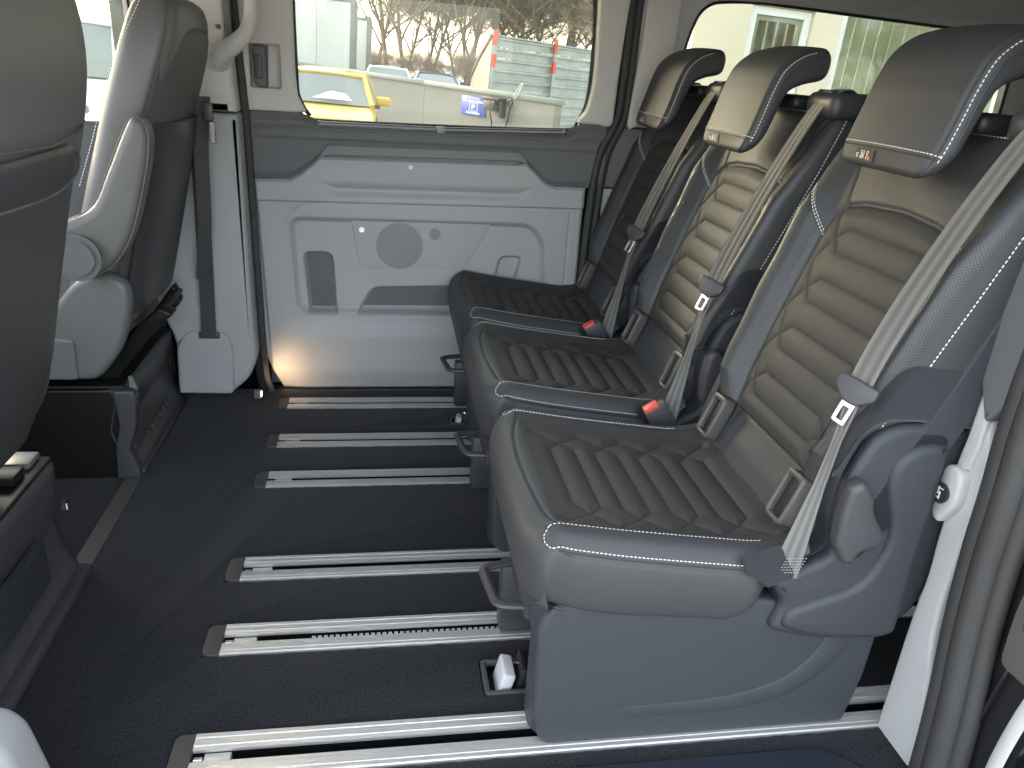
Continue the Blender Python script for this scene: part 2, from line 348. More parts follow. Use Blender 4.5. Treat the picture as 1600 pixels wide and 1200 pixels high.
def make_seat(label):
    root = thing('rear_seat', label, 'seat', (.6, YC, 0), group='individual rear seats in a row')
    L = lambda V: np.asarray(V)+np.array([0, YC, 0])
    # ---------------- backrest
    sk = [0, .1, .2, .35, .5, .65, .80]; wk = [.205, .222, .250, .272, .282, .290, .284]
    wf = lambda s: np.interp(s, sk, wk)
    tk = np.array([0, .5, .68, .74, .82, .90, .96, 1.0, 1.05, 1.20, 1.5]); yk = np.array([0, .5, .68, .74, .82, .90, .965, 1.0, 1.015, 1.0, .97]); hk = np.array([0, .001, .004, .014, .036, .046, .036, .008, -.030, -.075, -.125])
    tt = crv(np.stack([tk, yk, hk], 1), 400)
    tau = np.r_[-np.interp(np.linspace(1.5, 1.0, 26)[:-1], tk, tk), np.linspace(-1, 1, 250), np.linspace(1.0, 1.5, 26)[1:]]
    ay = np.sign(tau)*np.interp(abs(tau), tt[:, 0], tt[:, 1]); ah = np.interp(abs(tau), tt[:, 0], tt[:, 2])
    s = np.r_[np.linspace(-.05, .765, 330)]; roll = np.linspace(0, 1, 26)[1:]
    sv = np.r_[s, .765+.045*np.sin(roll*pi/2)]; nv = np.r_[np.zeros(len(s)), -.045*(1-np.cos(roll*pi/2))]
    sv = np.r_[sv, np.full(5, .81)]; nv = np.r_[nv, -.045-np.linspace(.01, .07, 5)]
    SS, TT = np.meshgrid(sv, tau, indexing='ij'); Y = ay[None, :]*wf(SS); amp = np.interp(SS, [-.05, .08, .16, .55, .72, .81], [.0, .25, 1, 1, .35, .15])
    Hh = ah[None, :]*np.where(ah[None, :] > 0, amp, 1)+nv[:, None]
    Hh = Hh*1.0
    # the bolsters stop above the lower panel, which sits a little behind the quilted part
    Hh -= .020*sst(.108, .092, SS)*(abs(TT) < 1.2)*1.0
    Hh += .010*sst(.095, .02, SS)
    Yc = Y+.012
    H, Z = hexes([.177, .291, .406, .522], 's')
    d, dz, ins = quilt(SS, Yc, H, Z)
    arch = [(.51, .197), (.56, .192), (.592, .170), (.606, .11), (.613, 0), (.606, -.11), (.592, -.170), (.56, -.192), (.51, -.197)]
    seam = [(a, .70*wf(a)) for a in np.linspace(.10, .50, 12)]; left = [(a, -b) for a, b in seam]
    outline = seam+arch+left[::-1]
    din = sdist(SS, Y, outline+[(.10, -.155), (.10, .155)])
    Hh += .009*sst(.0, -.035, din)                                        # insert puffed up
    Hh -= .006*np.exp(-(din/.006)**2)
    inn = din < -.004
    Hh += np.where(inn, .0052*np.where(ins, puff(d, .0275), puff(np.minimum(d, dz), .026))-.0052, 0)
    Hh -= np.where(inn, .0014*np.exp(-(np.minimum(d, dz)/.0022)**2), 0)
    up = [(.592, .170), (.66, .190), (.72, .225), (.765, .262)]; upm = [(a, -b) for a, b in up]
    yoke = [(.645, .292), (.60, .262), (.52, .196)]; yokem = [(.575, -.245), (.52, -.196)]
    for q in (up, upm, yoke, yokem): dd = polydist(SS, Y, q); Hh -= .0035*np.exp(-(dd/.004)**2)
    for t0 in (1.0, 1.22): Hh -= .004*np.exp(-((abs(TT)-t0)/.012)**2)
    Hh -= .004*np.exp(-((SS-.10)/.004)**2)*(abs(TT) < .8)
    # soft creases
    Hh += .0015*np.sin(Y*38+SS*9)*np.sin(SS*23+1)*(din > 0)*(TT > -.9)
    S = L(BO+BD*SS[..., None]+BN*Hh[..., None]+YA*Y[..., None])
    N = normals(S); 
    if (N[150, 150]@BN) < 0: N = -N
    per = (abs(TT) > .70) & (abs(TT) < 1.0) & (SS < np.interp(abs(Y), [.19, .29], [.51, .64])) & (SS > .11)
    insm = inn
    fm = np.where(per, 1, np.where(insm, 2, 0))[:-1, :-1].ravel()
    uvw = np.stack([np.broadcast_to(np.cumsum(np.r_[0, np.hypot(np.diff(ay), np.diff(ah)*3)])*.27, SS.shape), SS], -1)
    br = grid('backrest', S, None, root, uv=uvw, fm=fm, mats=[M['leather'], M['perf'], M['leather_insert']], flip=True, sharp=0)
    def look(sq, tq, lift=.0006):
        i = np.interp(sq, sv[:355], np.arange(355)); j = np.interp(tq, tau, np.arange(len(tau)))
        i0 = np.clip(i.astype(int), 0, S.shape[0]-2); j0 = np.clip(j.astype(int), 0, S.shape[1]-2); fi, fj = (i-i0)[:, None], (j-j0)[:, None]
        f = lambda A: A[i0, j0]*(1-fi)*(1-fj)+A[i0+1, j0]*fi*(1-fj)+A[i0, j0+1]*(1-fi)*fj+A[i0+1, j0+1]*fi*fj
        return f(S)+f(N)*lift, f(N)
    def yrun(pl, n=400): q = lin(pl, n); return look(q[:, 0], q[:, 1]/wf(q[:, 0])) 
    runs, dark = [], []
    for sg in (1, -1):
        ss = np.linspace(.13, .77, 300)
        runs.append(look(ss, np.full(300, sg*1.02))); 
        runs.append(look(ss, np.full(300, sg*1.26)))
        for off in (-.0035, .0035): runs.append(yrun([(a+off, b) for a, b in (yoke if sg > 0 else yokem)], 120))
    runs.append(look(np.full(200, .775), np.linspace(-.88, .88, 200)))
    for h in H: dark.append(yrun([(a, b-.012) for a, b in h]))
    for z in Z: dark.append(yrun([(max(.11, a), b-.012) for a, b in z if a < .60]))
    stitch_mesh('back_stitching', runs, M['thread'], root, L=.0052, gap=.0030, r=.0011)
    stitch_mesh('quilting_stitching', dark, M['thread_dark'], root, L=.0035, gap=.0035, r=.0008)
    # rear shell and the cap over the top
    q = crv([(-.02, -.06), (.40, -.075), (.76, -.06), (.83, -.075), (.835, -.12), (.76, -.15), (.3, -.15), (-.02, -.12)], 60, True)
    ys = np.array([-.285, -.278, -.26, .26, .278, .285]); ins_ = np.array([.86, .96, 1, 1, .96, .86]); c = q.mean(0)
    sh = np.array([[BO+BD*(c[0]+(a-c[0])*k)+BN*(c[1]+(b-c[1])*k)+YA*y for a, b in q] for y, k in zip(ys, ins_)])
    grid('back_shell', L(sh), M['shell'], root, cv=True, caps=True)
    for sg, yy in ((-1, -.258),):
        o = box('belt_guide', (.985, 1.115), (YC+yy-.075, YC+yy+.06), (1.175, 1.232), .022, M['shell2'], root, seg=4)
        box('guide_slot', (1.00, 1.06), (YC+yy-.035, YC+yy+.035), (1.2215, 1.2365), .005, M['black'], o, seg=2)
    box('release_cap', (1.00, 1.10), (YC+.10, YC+.22), (1.185, 1.225), .016, M['shell2'], root, seg=3)
    box('back_cap', (.985, 1.10), (YC-.15, YC+.09), (1.185, 1.218), .014, M['black'], root, seg=3)
    # ---------------- headrest
    prof = [(.872, 1.085), (.880, 1.11), (.893, 1.15), (.905, 1.19), (.915, 1.225), (.935, 1.272), (.965, 1.302), (1.0, 1.319), (1.040, 1.326), (1.060, 1.312), (1.063, 1.282), (1.050, 1.256), (1.004, 1.243), (.970, 1.226), (.953, 1.195), (.940, 1.155), (.925, 1.115), (.908, 1.088), (.885, 1.074)]
    P0 = crv(prof, 220, True); T = np.roll(P0, -1, 0)-np.roll(P0, 1, 0); T /= np.linalg.norm(T, axis=1)[:, None]; NI = np.stack([T[:, 1], -T[:, 0]], 1)
    if ((P0+NI*.01-P0.mean(0))**2).sum() > ((P0-P0.mean(0))**2).sum(): NI = -NI
    hw, r = .150, .020
    a = np.linspace(0, pi/2, 12); yy = np.r_[-(hw-r)-r*np.cos(a), np.linspace(-(hw-r), hw-r, 60)[1:-1], (hw-r)+r*np.sin(a)]
    e = np.r_[r*(1-np.sin(a)), np.zeros(58), r*(1-np.cos(a))]
    yy = np.r_[yy[0], yy, yy[-1]]; e = np.r_[.0205, e, .0205]
    HS = np.zeros((len(yy), 220, 3)); 
    tpar = np.arange(220)/220
    frontish = (P0[:, 0]+P0[:, 1]*.2)
    for i, (y, ee) in enumerate(zip(yy, e)):
        crown = .010*(1-(y/hw)**2)                                          # slightly domed front
        p = P0+NI*(ee-crown*sst(.52, .40, tpar)*sst(.0, .05, tpar))[:, None]
        # seam groove round the pad
        g = .0035*np.exp(-((abs(y)-(hw-.012))/.0035)**2)
        p = p+NI*g
        HS[i] = np.stack([p[:, 0], np.full(220, y+YC-.012), p[:, 1]], 1)
    # lower corners rounded
    cz = HS[..., 2]; cy = HS[..., 1]-YC+.012
    low = np.clip((1.130-cz)/.060, 0, 1); cy2 = cy*(1-.34*(1-np.sqrt(1-np.clip(low, 0, .999)**2))); HS[..., 1] = cy2+YC-.012
    hr = grid('headrest', HS, M['leather'], root, cv=True, caps=True, sharp=50)
    NH = normals(HS); 
    if NH[35, 40]@np.array([-1, 0, .3]) < 0: NH = -NH
    runs = []
    for i in (5, len(yy)-6):
        runs.append((HS[i, 8:95]+NH[i, 8:95]*.0012, NH[i, 8:95]))
    runs.append((HS[5:-5, 11]+NH[5:-5, 11]*.0008, NH[5:-5, 11]))
    st = stitch_mesh('headrest_stitching', runs, M['thread'], hr, L=.0050, gap=.0030, r=.0011)
    rr = [HS[6:-6, 9]+NH[6:-6, 9]*.0005]
    tube('piping', rr[0], .0016, M['leather'], hr, n=6)
    tube('piping', HS[1, 14:110]+np.array([0, -.0003, 0]), .0018, M['leather'], hr, n=6)
    # care label sewn under the front edge, with its little pictograms
    cpt = HS[52, 4]+NH[52, 4]*.0012; nx = NH[52, 4]; ux = np.array([0, -1., 0]); vx = np.cross(nx, ux); vx /= np.linalg.norm(vx)
    if vx[2] < 0: vx = -vx
    Q = lambda u, v, k=0: cpt+ux*u+vx*v+nx*k
    lb = mesh_np('care_label', [Q(-.030, -.011), Q(.030, -.011), Q(.030, .011), Q(-.030, .011), Q(-.030, -.011, .0012), Q(.030, -.011, .0012), Q(.030, .011, .0012), Q(-.030, .011, .0012)], [(4, 5, 6, 7), (0, 1, 5, 4), (1, 2, 6, 5), (2, 3, 7, 6), (3, 0, 4, 7)], M['black'], hr, smooth=False)
    def glyph(polys, m_):
        V, F = [], []
        for pl in polys:
            k = len(V); V += [Q(a_, b_, .0016) for a_, b_ in pl]; F.append(tuple(range(k, k+len(pl))))
        mesh_np('pictogram', V, F, m_, lb, smooth=False)
    def ring(cx_, cy_, r1, r0, n=12): return [[(cx_+r1*cos(i*2*pi/n), cy_+r1*sin(i*2*pi/n)), (cx_+r1*cos((i+1)*2*pi/n), cy_+r1*sin((i+1)*2*pi/n)), (cx_+r0*cos((i+1)*2*pi/n), cy_+r0*sin((i+1)*2*pi/n)), (cx_+r0*cos(i*2*pi/n), cy_+r0*sin(i*2*pi/n))] for i in range(n)]
    glyph([[(-.026, -.006), (-.019, -.006), (-.019, -.004), (-.026, -.004)], [(-.026, -.001), (-.019, -.001), (-.019, .001), (-.026, .001)], [(-.026, -.004), (-.0245, -.004), (-.0245, -.001), (-.026, -.001)]]
          + ring(-.009, .004, .0035, .0022)+[[(-.013, -.008), (-.010, -.008), (-.008, .0), (-.011, .0)], [(-.006, -.008), (-.0035, -.008), (-.004, .002), (-.006, .002)], [(-.002, -.006), (-.0005, -.006), (-.0005, .008), (-.002, .008)]]
          + ring(.010, .004, .0035, .0022)+[[(.006, -.008), (.008, -.008), (.010, .0), (.008, .0)]], M['white'])
    glyph([[(.012, -.009), (.019, -.009), (.019, -.002), (.012, -.002)]], M['red'])
    # ---------------- cushion
    pp = crv([(.775, .450), (.74, .441), (.68, .438), (.6, .447), (.5, .460), (.4, .474), (.33, .485), (.285, .491), (.256, .484), (.238, .460), (.234, .420), (.243, .36), (.256, .31), (.268, .265), (.285, .250)], 330)
    qk = np.array([0, .6, .72, .80, .88, .95, 1.0, 1.1, 1.3, 1.5, 1.6]); qy = np.array([0, .165, .205, .235, .262, .280, .288, .293, .292, .283, .262]); qh = np.array([0, 0, .002, .013, .010, -.006, -.022, -.03, -.03, -.03, -.03]); qf = np.array([1, 1, 1, 1, 1, 1, 1.0, .82, .45, .10, 0])
    qq = np.r_[-np.linspace(1.6, 1.0, 50)[:-1], np.linspace(-1, 1, 240), np.linspace(1.0, 1.6, 50)[1:]]
    qs = crv(np.stack([qk, qy, qh, qf], 1), 500); iy = lambda c_: np.interp(abs(qq), qs[:, 0], qs[:, c_])
    Yq = np.sign(qq)*iy(1); Hq = iy(2); Fq = np.clip(iy(3), 0, 1)
    X = np.repeat(pp[:, :1], len(qq), 1); Zt = pp[:, 1:2]+Hq[None, :]*sst(.24, .30, X)
    zb = np.interp(X, [.25, .28, .34, .41, .6, .72], [.36, .352, .335, .322, .305, .290]); Zt = Zt+(np.maximum(Zt, zb)-Zt)*sst(.15, .25, abs(Yq))[None, :]; Zc = zb+(Zt-zb)*Fq[None, :]
    Yg = np.repeat(Yq[None, :], len(pp), 0)
    fw = np.clip((.46-X)/.2, 0, 1)**1.5; t_ = np.clip((abs(Yg)-.165)/.135, 0, .985); X = X+.060*(1-np.sqrt(1-t_**2))*fw
    side = sst(.93, 1.05, abs(qq))[None, :]; X = .235+(X-.235)*(1-.075*side*sst(.3, .7, X)) 
    Yg = Yg-np.sign(Yg)*.035*sst(.655, .72, X)**2*side
    Zc = Zc+.06*side*sst(.62, .74, X)*(1-Fq[None, :])*1.0
    H, Z = hexes([.385, .487, .589, .691], 'x')
    Ax = pp[:, :1]*np.ones_like(Yg); top = (Zt > .43) & (abs(qq)[None, :] < .80) & (np.arange(330)[:, None] < 225)
    d, dz, ins = quilt(Ax, Yg+.012, H, Z); dz = np.where(Ax > .30, dz, 9)
    D = np.where(top, .0078*np.where(ins, puff(d, .0275), puff(np.minimum(d, dz), .026))-.0078-.0018*np.exp(-(np.minimum(d, dz)/.0022)**2), 0)
    D = D*sst(.80, .74, abs(qq))[None, :]*sst(.275, .33, Ax)
    fs = [(.298, -.232), (.285, -.16), (.276, -.06), (.273, .04), (.279, .14), (.298, .232)]; D -= .003*np.exp(-(polydist(Ax, Yg, fs)/.004)**2)*(np.arange(330)[:, None] < 225)
    D -= .004*np.exp(-((abs(qq)-.80)/.010)**2)[None, :]*(Ax > .29)
    D -= .005*np.exp(-((abs(qq)-1.0)/.012)**2)[None, :]*(Ax > .26)
    D -= .003*np.exp(-(polydist(Ax, abs(qq)[None, :]*.29*np.ones_like(Ax), [(.276, .232), (.258, .247), (.246, .262), (.243, .278), (.250, .290)])/.0035)**2)*(np.arange(330)[:, None] < 225)
    S = np.stack([X, Yg+YC, Zc], -1); N = normals(S)
    if N[100, 170, 2] < 0: N = -N
    S = S+N*D[..., None]; N = normals(S)
    if N[100, 170, 2] < 0: N = -N
    fm = np.where(top & (Ax > .30), 1, 0)[:-1, :-1].ravel()
    grid('cushion', S, None, root, mats=[M['leather'], M['leather_insert']], fm=fm, sharp=0, flip=False)
    def look2(xq, qv, lift=.0006):
        i = np.interp(-np.asarray(xq), -pp[:225, 0], np.arange(225)); j = np.interp(qv, qq, np.arange(len(qq)))
        i0 = i.astype(int); j0 = np.clip(j.astype(int), 0, len(qq)-2); fi, fj = (i-i0)[:, None], (j-j0)[:, None]
        f = lambda A: A[i0, j0]*(1-fi)*(1-fj)+A[i0+1, j0]*fi*(1-fj)+A[i0, j0+1]*(1-fi)*fj+A[i0+1, j0+1]*fi*fj
        return f(S)+f(N)*lift, f(N)
    yq = lambda y: np.sign(y)*np.interp(abs(y), qs[:, 1][:400], qs[:, 0][:400])
    runs, dark = [], []
    for sg in (1, -1):
        xs = np.linspace(.276, .70, 250)
        for o_ in (.815,): runs.append(look2(xs, np.full(250, sg*o_)))
        runs.append(look2(np.r_[.276, .258, .246, .243, .247, np.linspace(.258, .70, 250)], sg*np.r_[.815, .85, .90, .945, .960, np.full(250, .968)]))
    def yr(pl): q = lin(pl, 300); return look2(q[:, 0], yq(q[:, 1]))
    for h in H: dark.append(yr([(min(.735, a), b-.012) for a, b in h]))
    for z in Z: dark.append(yr([(max(a, .31), b-.012) for a, b in z if a < .73]))
    stitch_mesh('cushion_stitching', runs, M['thread'], root, L=.0050, gap=.0030, r=.0009)
    stitch_mesh('quilting_stitching', dark, M['thread_dark'], root, L=.0035, gap=.0035, r=.0008)
    q = lin(fs, 60); p_, n_ = look2(q[:, 0], yq(q[:, 1]), .0002); tube('seam_cord', p_, .0011, M['thread_dark'], root, n=5)
    # ---------------- child-seat anchor frames in the lower back panel
    for y0 in (.185, -.185):
        o2 = rpoly([(-.004, y0-.033), (-.004, y0+.030), (.100, y0+.033), (.104, y0-.030)], .014); i2 = rpoly([(.006, y0-.021), (.006, y0+.019), (.088, y0+.021), (.090, y0-.019)], .008)
        fr = plate('anchor_frame', o2, 'z', -.014, .018, .005, M['isofix'], root, [i2])
        pk = plate('anchor_pocket', i2, 'z', -.004, .006, .001, M['black'], fr)
        for ob in (fr, pk):
            me = ob.data; V = np.empty(len(me.vertices)*3); me.vertices.foreach_get('co', V); V = V.reshape(-1, 3)+wloc(root)
            Wd = L(BO+BD*V[:, :1]+YA*V[:, 1:2]+BN*(V[:, 2:]+.008)); me.vertices.foreach_set('co', (Wd-wloc(root)).ravel()); me.flip_normals(); me.update()
    # ---------------- base
    y0 = YC-.265; y1 = YC+.215
    bs = rpoly([(.297, 0), (.955, 0.002), (.974, .12), (.980, .29), (.70, .335), (.40, .338), (.305, .345), (.276, .30), (.283, .10)], [.035, .015, .02, .01, .01, .01, .02, .06, .03])
    sp_ = plate('base_side_panel', bs, 'y', y0, y0+.05, .012, M['base'], root, res=4)
    # an embossed swage runs along the lower side
    ed = crv([(.33, .085), (.50, .075), (.68, .080), (.80, .115), (.87, .185), (.90, .26)], 60); c3 = np.stack([ed[:, 0], np.full(60, y0+.0030), ed[:, 1]], 1)
    tube('swage', c3, np.interp(np.linspace(0, 1, 60), [0, .25, 1], [.001, .02, .032]), M['base'], sp_, n=16, flat=.22, up=(0, 1, 0))
    plate('base_side_panel', rpoly([(.33, .0), (.94, .002), (.96, .25), (.70, .33), (.33, .34)], .03), 'y', y1-.04, y1, .01, M['base'], root)
    # front cover, hollowed in the middle
    ya = np.linspace(y0+.004, y1-.005, 60); za = np.linspace(0, 1, 24); G = np.zeros((60, 24, 3))
    for i, y in enumerate(ya):
        t = (y-ya[0])/(ya[-1]-ya[0]); zlow = .012+.135*sst(.24, .38, t)-.0*t; 
        for k_, z in enumerate(za):
            zz = zlow+(.352-zlow)*z; x = .283+.030*sst(.18, .30, t)*(1-sst(.2, .34, zz))+.022*(1-sst(0, .10, t))-.012*sst(.2, .34, zz)
            G[i, k_] = (x, y, zz)
    grid('base_front_cover', G, M['base'], root)
    box('base_core', (.36, .93), (y0+.045, y1-.042), (.03, .30), .01, M['black'], root)
    for yy_ in (1.475-YC,):
        ft = box('rail_foot', (.262, .42), (YC+yy_-.022, YC+yy_+.022), (.008, .19), .008, M['shell2'], root)
    # release handle: a loop bar in front of the cushion
    hp = rpoly([(.300, -.035), (.222, -.025), (.205, .100), (.300, .125)], [.01, .02, .02, .01], 8)
    hl = np.stack([hp[:, 0], YC+hp[:, 1]-.09, .232+0*hp[:, 0]], 1)
    hd = tube('release_handle', lin(hl, 70), .0105, M['shell2'], root, n=10, flat=.75)
    box('handle_bracket', (.275, .315), (YC-.14, YC+.055), (.205, .262), .01, M['shell2'], hd)
    # ---------------- side shield, pocket cover and recliner lever
    ys_ = YC-.267
    def pj(p): p = np.array(p, float); k = 1.118/1.088; return np.stack([p[:, 0]*k, 1.25-(1.25-p[:, 1])*k], 1)
    sh = rpoly([(.703, .300), (.80, .272), (.952, .262), (1.01, .300), (1.05, .42), (1.06, .70), (.93, .722), (.862, .721), (.822, .697), (.790, .625), (.786, .53), (.800, .462), (.690, .408), (.722, .36)], [.02, .03, .03, .03, .05, .02, .02, .03, .05, .05, .05, .02, .01, .02])
    shp = plate('side_shield', pj(sh), 'y', ys_, ys_+.075, .022, M['shell'], root, res=5)
    # raised contour of the shield
    ri = rpoly([(.728, .352), (.866, .400), (.900, .500), (.862, .600), (.862, .655), (.905, .690), (1.04, .684), (1.04, .43), (1.0, .315), (.94, .275), (.80, .285), (.72, .312)], [.02, .04, .05, .06, .04, .04, .02, .03, .03, .03, .03, .02])
    rim = pj(sh); rim = np.stack([np.minimum(rim[:, 0], 1.0), rim[:, 1]], 1)
    plate('shield_rim', rim, 'y', ys_-.018, ys_+.02, .016, M['shell'], shp, res=5)
    bul = pj(ri); bul = np.stack([np.minimum(bul[:, 0], .985), bul[:, 1]], 1)
    plate('shield_bulge', bul, 'y', ys_-.030, ys_+.01, .016, M['shell'], shp, res=5)
    pk = rpoly([(.779, .60), (.807, .690), (.839, .748), (.865, .803), (.893, .820), (.94, .818), (1.06, .798), (1.06, .690), (.93, .710), (.862, .712), (.826, .690), (.797, .62)], [.01, .03, .03, .03, .02, .02, .02, .01, .02, .03, .04, .01])
    plate('textile_cover', pk, 'y', ys_-.014, ys_+.07, .012, M['lining'], root, res=4)
    lv = rpoly([(.772, .560), (.778, .622), (.800, .634), (.826, .600), (.832, .570), (.866, .520), (.858, .498), (.826, .492), (.815, .464), (.797, .466), (.774, .505)], [.01, .012, .015, .01, .02, .012, .01, .02, .01, .01, .01])
    plate('recliner_lever', pj(lv), 'y', ys_-.052, ys_-.016, .012, M['shell2'], root, res=4)
    # far-side hinge cover
    fs_ = rpoly([(.765, .40), (.785, .50), (.808, .575), (.843, .650), (.868, .655), (.885, .51), (.86, .38)], .02)
    plate('hinge_cover', fs_, 'y', YC+.268, YC+.292, .006, M['shell2'], root, res=3)
    plate('far_shield', rpoly([(.60, .30), (.80, .27), (.98, .27), (1.0, .50), (.96, .66), (.90, .68), (.83, .60), (.76, .42), (.62, .40)], .03), 'y', YC+.225, YC+.262, .012, M['shell'], root)
    # fabric gusset between cushion and belt anchor
    gs = np.array([[(.632, -.292, .452), (.70, -.282, .468), (.765, -.265, .462)], [(.645, -.302, .425), (.705, -.300, .425), (.75, -.292, .425)], [(.690, -.303, .392), (.712, -.302, .400), (.735, -.300, .405)]])
    grid('gusset', L(np.array([[gs[i, j] for j in range(3)] for i in range(3)])), M['lining'], root)
    # ---------------- belt
    def ribbon(name, pts, width, tw, parent, thick=.0012):
        P = crv(pts, 140); T = np.gradient(P, axis=0); T /= np.linalg.norm(T, axis=1)[:, None]
        wv = crv(tw, 140); wd = np.interp(np.linspace(0, 1, 140), np.linspace(0, 1, len(width)), width); L_ = np.r_[0, np.cumsum(np.linalg.norm(np.diff(P, axis=0), axis=1))]
        us = np.linspace(-.5, .5, 11); G = np.zeros((140, 22, 3)); UV = np.zeros((140, 22, 2))
        for i in range(140):
            a_ = wv[i]-T[i]*(wv[i]@T[i]); a_ /= np.linalg.norm(a_); nn = np.cross(T[i], a_)
            for k_, u in enumerate(us):
                c_ = P[i]+a_*u*wd[i]+nn*.0008*math.sin(u*20)
                G[i, k_] = c_+nn*thick; G[i, 21-k_] = c_-nn*thick; UV[i, k_] = UV[i, 21-k_] = (u+.5, L_[i])
        return grid(name, L(G), M['belt'], parent, cv=True, caps=True, uv=None if False else np.vstack([UV.reshape(-1, 2), [[.5, 0], [.5, L_[-1]]]]), sharp=60)
    W1 = [(0, 1, .0), (0, 1, 0)]
    tl = bp_(.300, .075, -.262)
    b1 = [(1.085, -.275, 1.20), (1.045, -.275, 1.238), (.992, -.272, 1.212), tuple(bp_(.66, .066, -.255)), tuple(bp_(.50, .070, -.247)), tuple(bp_(.38, .074, -.252)), tuple(tl)]
    ribbon('shoulder_belt', b1, [.044, .044, .044, .043, .040], [(0, 1, 0), (0, 1, 0), (-.2, 1, -.1), (-.55, .9, -.1), (-.6, .8, -.1)], root)
    an = (.722, -.292, .410)
    an0 = np.array(an); b2 = [tuple(tl), tuple(tl*.70+an0*.30), tuple(tl*.42+an0*.58), tuple(tl*.18+an0*.82), an]
    ribbon('lap_belt', b2, [.028, .016, .020, .034, .050], [(-.6, .8, -.1), (-.4, .6, -.5), (-.8, .5, -.3), (-.9, .35, 0), (-1, .2, -.1)], root)
    an_ = np.array(an)
    # box stitching on the anchor end
    rr = []
    for k_ in range(6):
        zz = an_[2]+.010+.006*k_; a_ = np.array([-.024, -.0, 0]); yo = -.0055
        rr.append((L(np.linspace(an_+a_*.9+[.006+.004*k_*.5, yo, zz-an_[2]], an_-a_*.9+[.006+.004*k_*.5, yo-.002, zz-an_[2]], 20)), np.tile([-.2, -1, .1], (20, 1))))
    stitch_mesh('anchor_stitching', rr, M['thread_grey'], root, L=.0035, gap=.0025, r=.001)
    # latch plate
    ax, bx = np.array([-.55, .80, -.12]), BD*-1; ax = ax-bx*(ax@bx); ax /= np.linalg.norm(ax); nx = np.cross(ax, bx)
    if nx@BN < 0: nx = -nx
    fr = lambda u, v, n: L(tl+ax*u+bx*v+nx*n)
    def slab(name, outl, n0, n1, m_, par, holes=(), bev=.003):
        ob = plate(name, outl, 'z', n0, n1, bev, m_, None, holes); me = ob.data; V = np.empty(len(me.vertices)*3); me.vertices.foreach_get('co', V); V = V.reshape(-1, 3)
        Wd = L(tl+ax*V[:, :1]+bx*V[:, 1:2]+nx*V[:, 2:])-wloc(par); me.vertices.foreach_set('co', Wd.ravel()); me.flip_normals(); me.update(); ob.parent = par; return ob
    tg = slab('tongue', rpoly([(-.036, -.018), (.036, -.018), (.038, .004), (.014, .026), (-.014, .026), (-.038, .004)], .008), -.004, .010, M['shell2'], root, bev=.004)
    slab('latch_plate', rpoly([(-.013, .020), (.013, .020), (.013, .066), (-.013, .066)], .004), .000, .003, M['chrome'], tg, [rpoly([(-.006, .034), (.006, .034), (.006, .058), (-.006, .058)], .002)], bev=.0008)
    # buckle on the far side
    bm_ = Matrix.Rotation(R(-32), 3, 'Y')
    bk = box('buckle', (.660, .722), (YC+.313, YC+.347), (.395, .478), .006, M['shell2'], root, rot=bm_)
    box('buckle_button', (.643, .682), (YC+.316, YC+.344), (.459, .475), .003, M['red'], bk, rot=bm_)
    return root
seat0 = make_seat('quilted charcoal leather seat nearest the open side door, showing its whole grained side panel')
def dup(root, dy, label):
    def cp(o, par):
        c = o.copy(); COL.objects.link(c)
        if par is not None: c.parent = par
        for ch in list(o.children): cp(ch, c)
        return c
    r = cp(root, None); r.location.y += dy; r['label'] = label; return r
seat1 = dup(seat0, PITCH, 'middle quilted charcoal leather seat standing between the two outer rear seats')
seat2 = dup(seat0, 2*PITCH-.02, 'quilted charcoal leather seat farthest away, against the light grey sliding door')

for ch in seat0.children:
    if ch.name.startswith('headrest'): ch.location = (.031, .0, .031)      # this one is pulled up a notch
# ================================================================== van floor, rails
RAILS = [(1.103, 1.212), (1.432, 1.533), (1.700, 1.800), (2.166, 2.263), (2.436, 2.530), (2.752, 2.846)]
def struct(o): o['kind'] = 'structure'; return o
def hole(y0, y1, x0, x1):
    n = 150; xs = np.linspace(x0, x1, n); j = rng.normal(0, .0011, n); j2 = rng.normal(0, .0007, n)
    return [(x, y0+a) for x, a in zip(xs, j)]+[(x, y1+a) for x, a in zip(xs[::-1], j2)]
FH = [hole(a-.001, b+.001, -.405, 2.30) for a, b in RAILS]+[rpoly([(.205, 1.262), (.36, 1.262), (.36, 1.372), (.205, 1.372)], .012), rpoly([(.235, 2.600), (.33, 2.600), (.33, 2.665), (.235, 2.665)], .01)]
fo = rpoly([(-.745, 1.05), (-.6, .92), (1.05, .92), (1.20, 1.055), (2.68, 1.055), (2.68, 2.945), (-.745, 2.945)], .01)
struct(plate('floor', fo, 'z', -.012, 0, .0035, M['carpet'], None, FH))
struct(plate('floor', [(-2.3, .98), (-.746, .98), (-.746, 2.945), (-2.3, 2.945)], 'z', -.02, -.006, .002, M['carpet'], None))
struct(plate('floor', [(-2.3, .9), (2.7, .9), (2.7, 2.95), (-2.3, 2.95)], 'z', -.08, -.045, .002, M['black'], None))
ttl = thing('floor_threshold', 'flat grey metal strip let into the carpet beside the near seat pedestal', 'floor strip', (-.76, 1.9, 0))
plate('strip', [(-.790, 1.74), (-.742, 1.74), (-.742, 2.42), (-.790, 2.42)], 'z', -.004, .003, .0012, M['cap'], ttl)
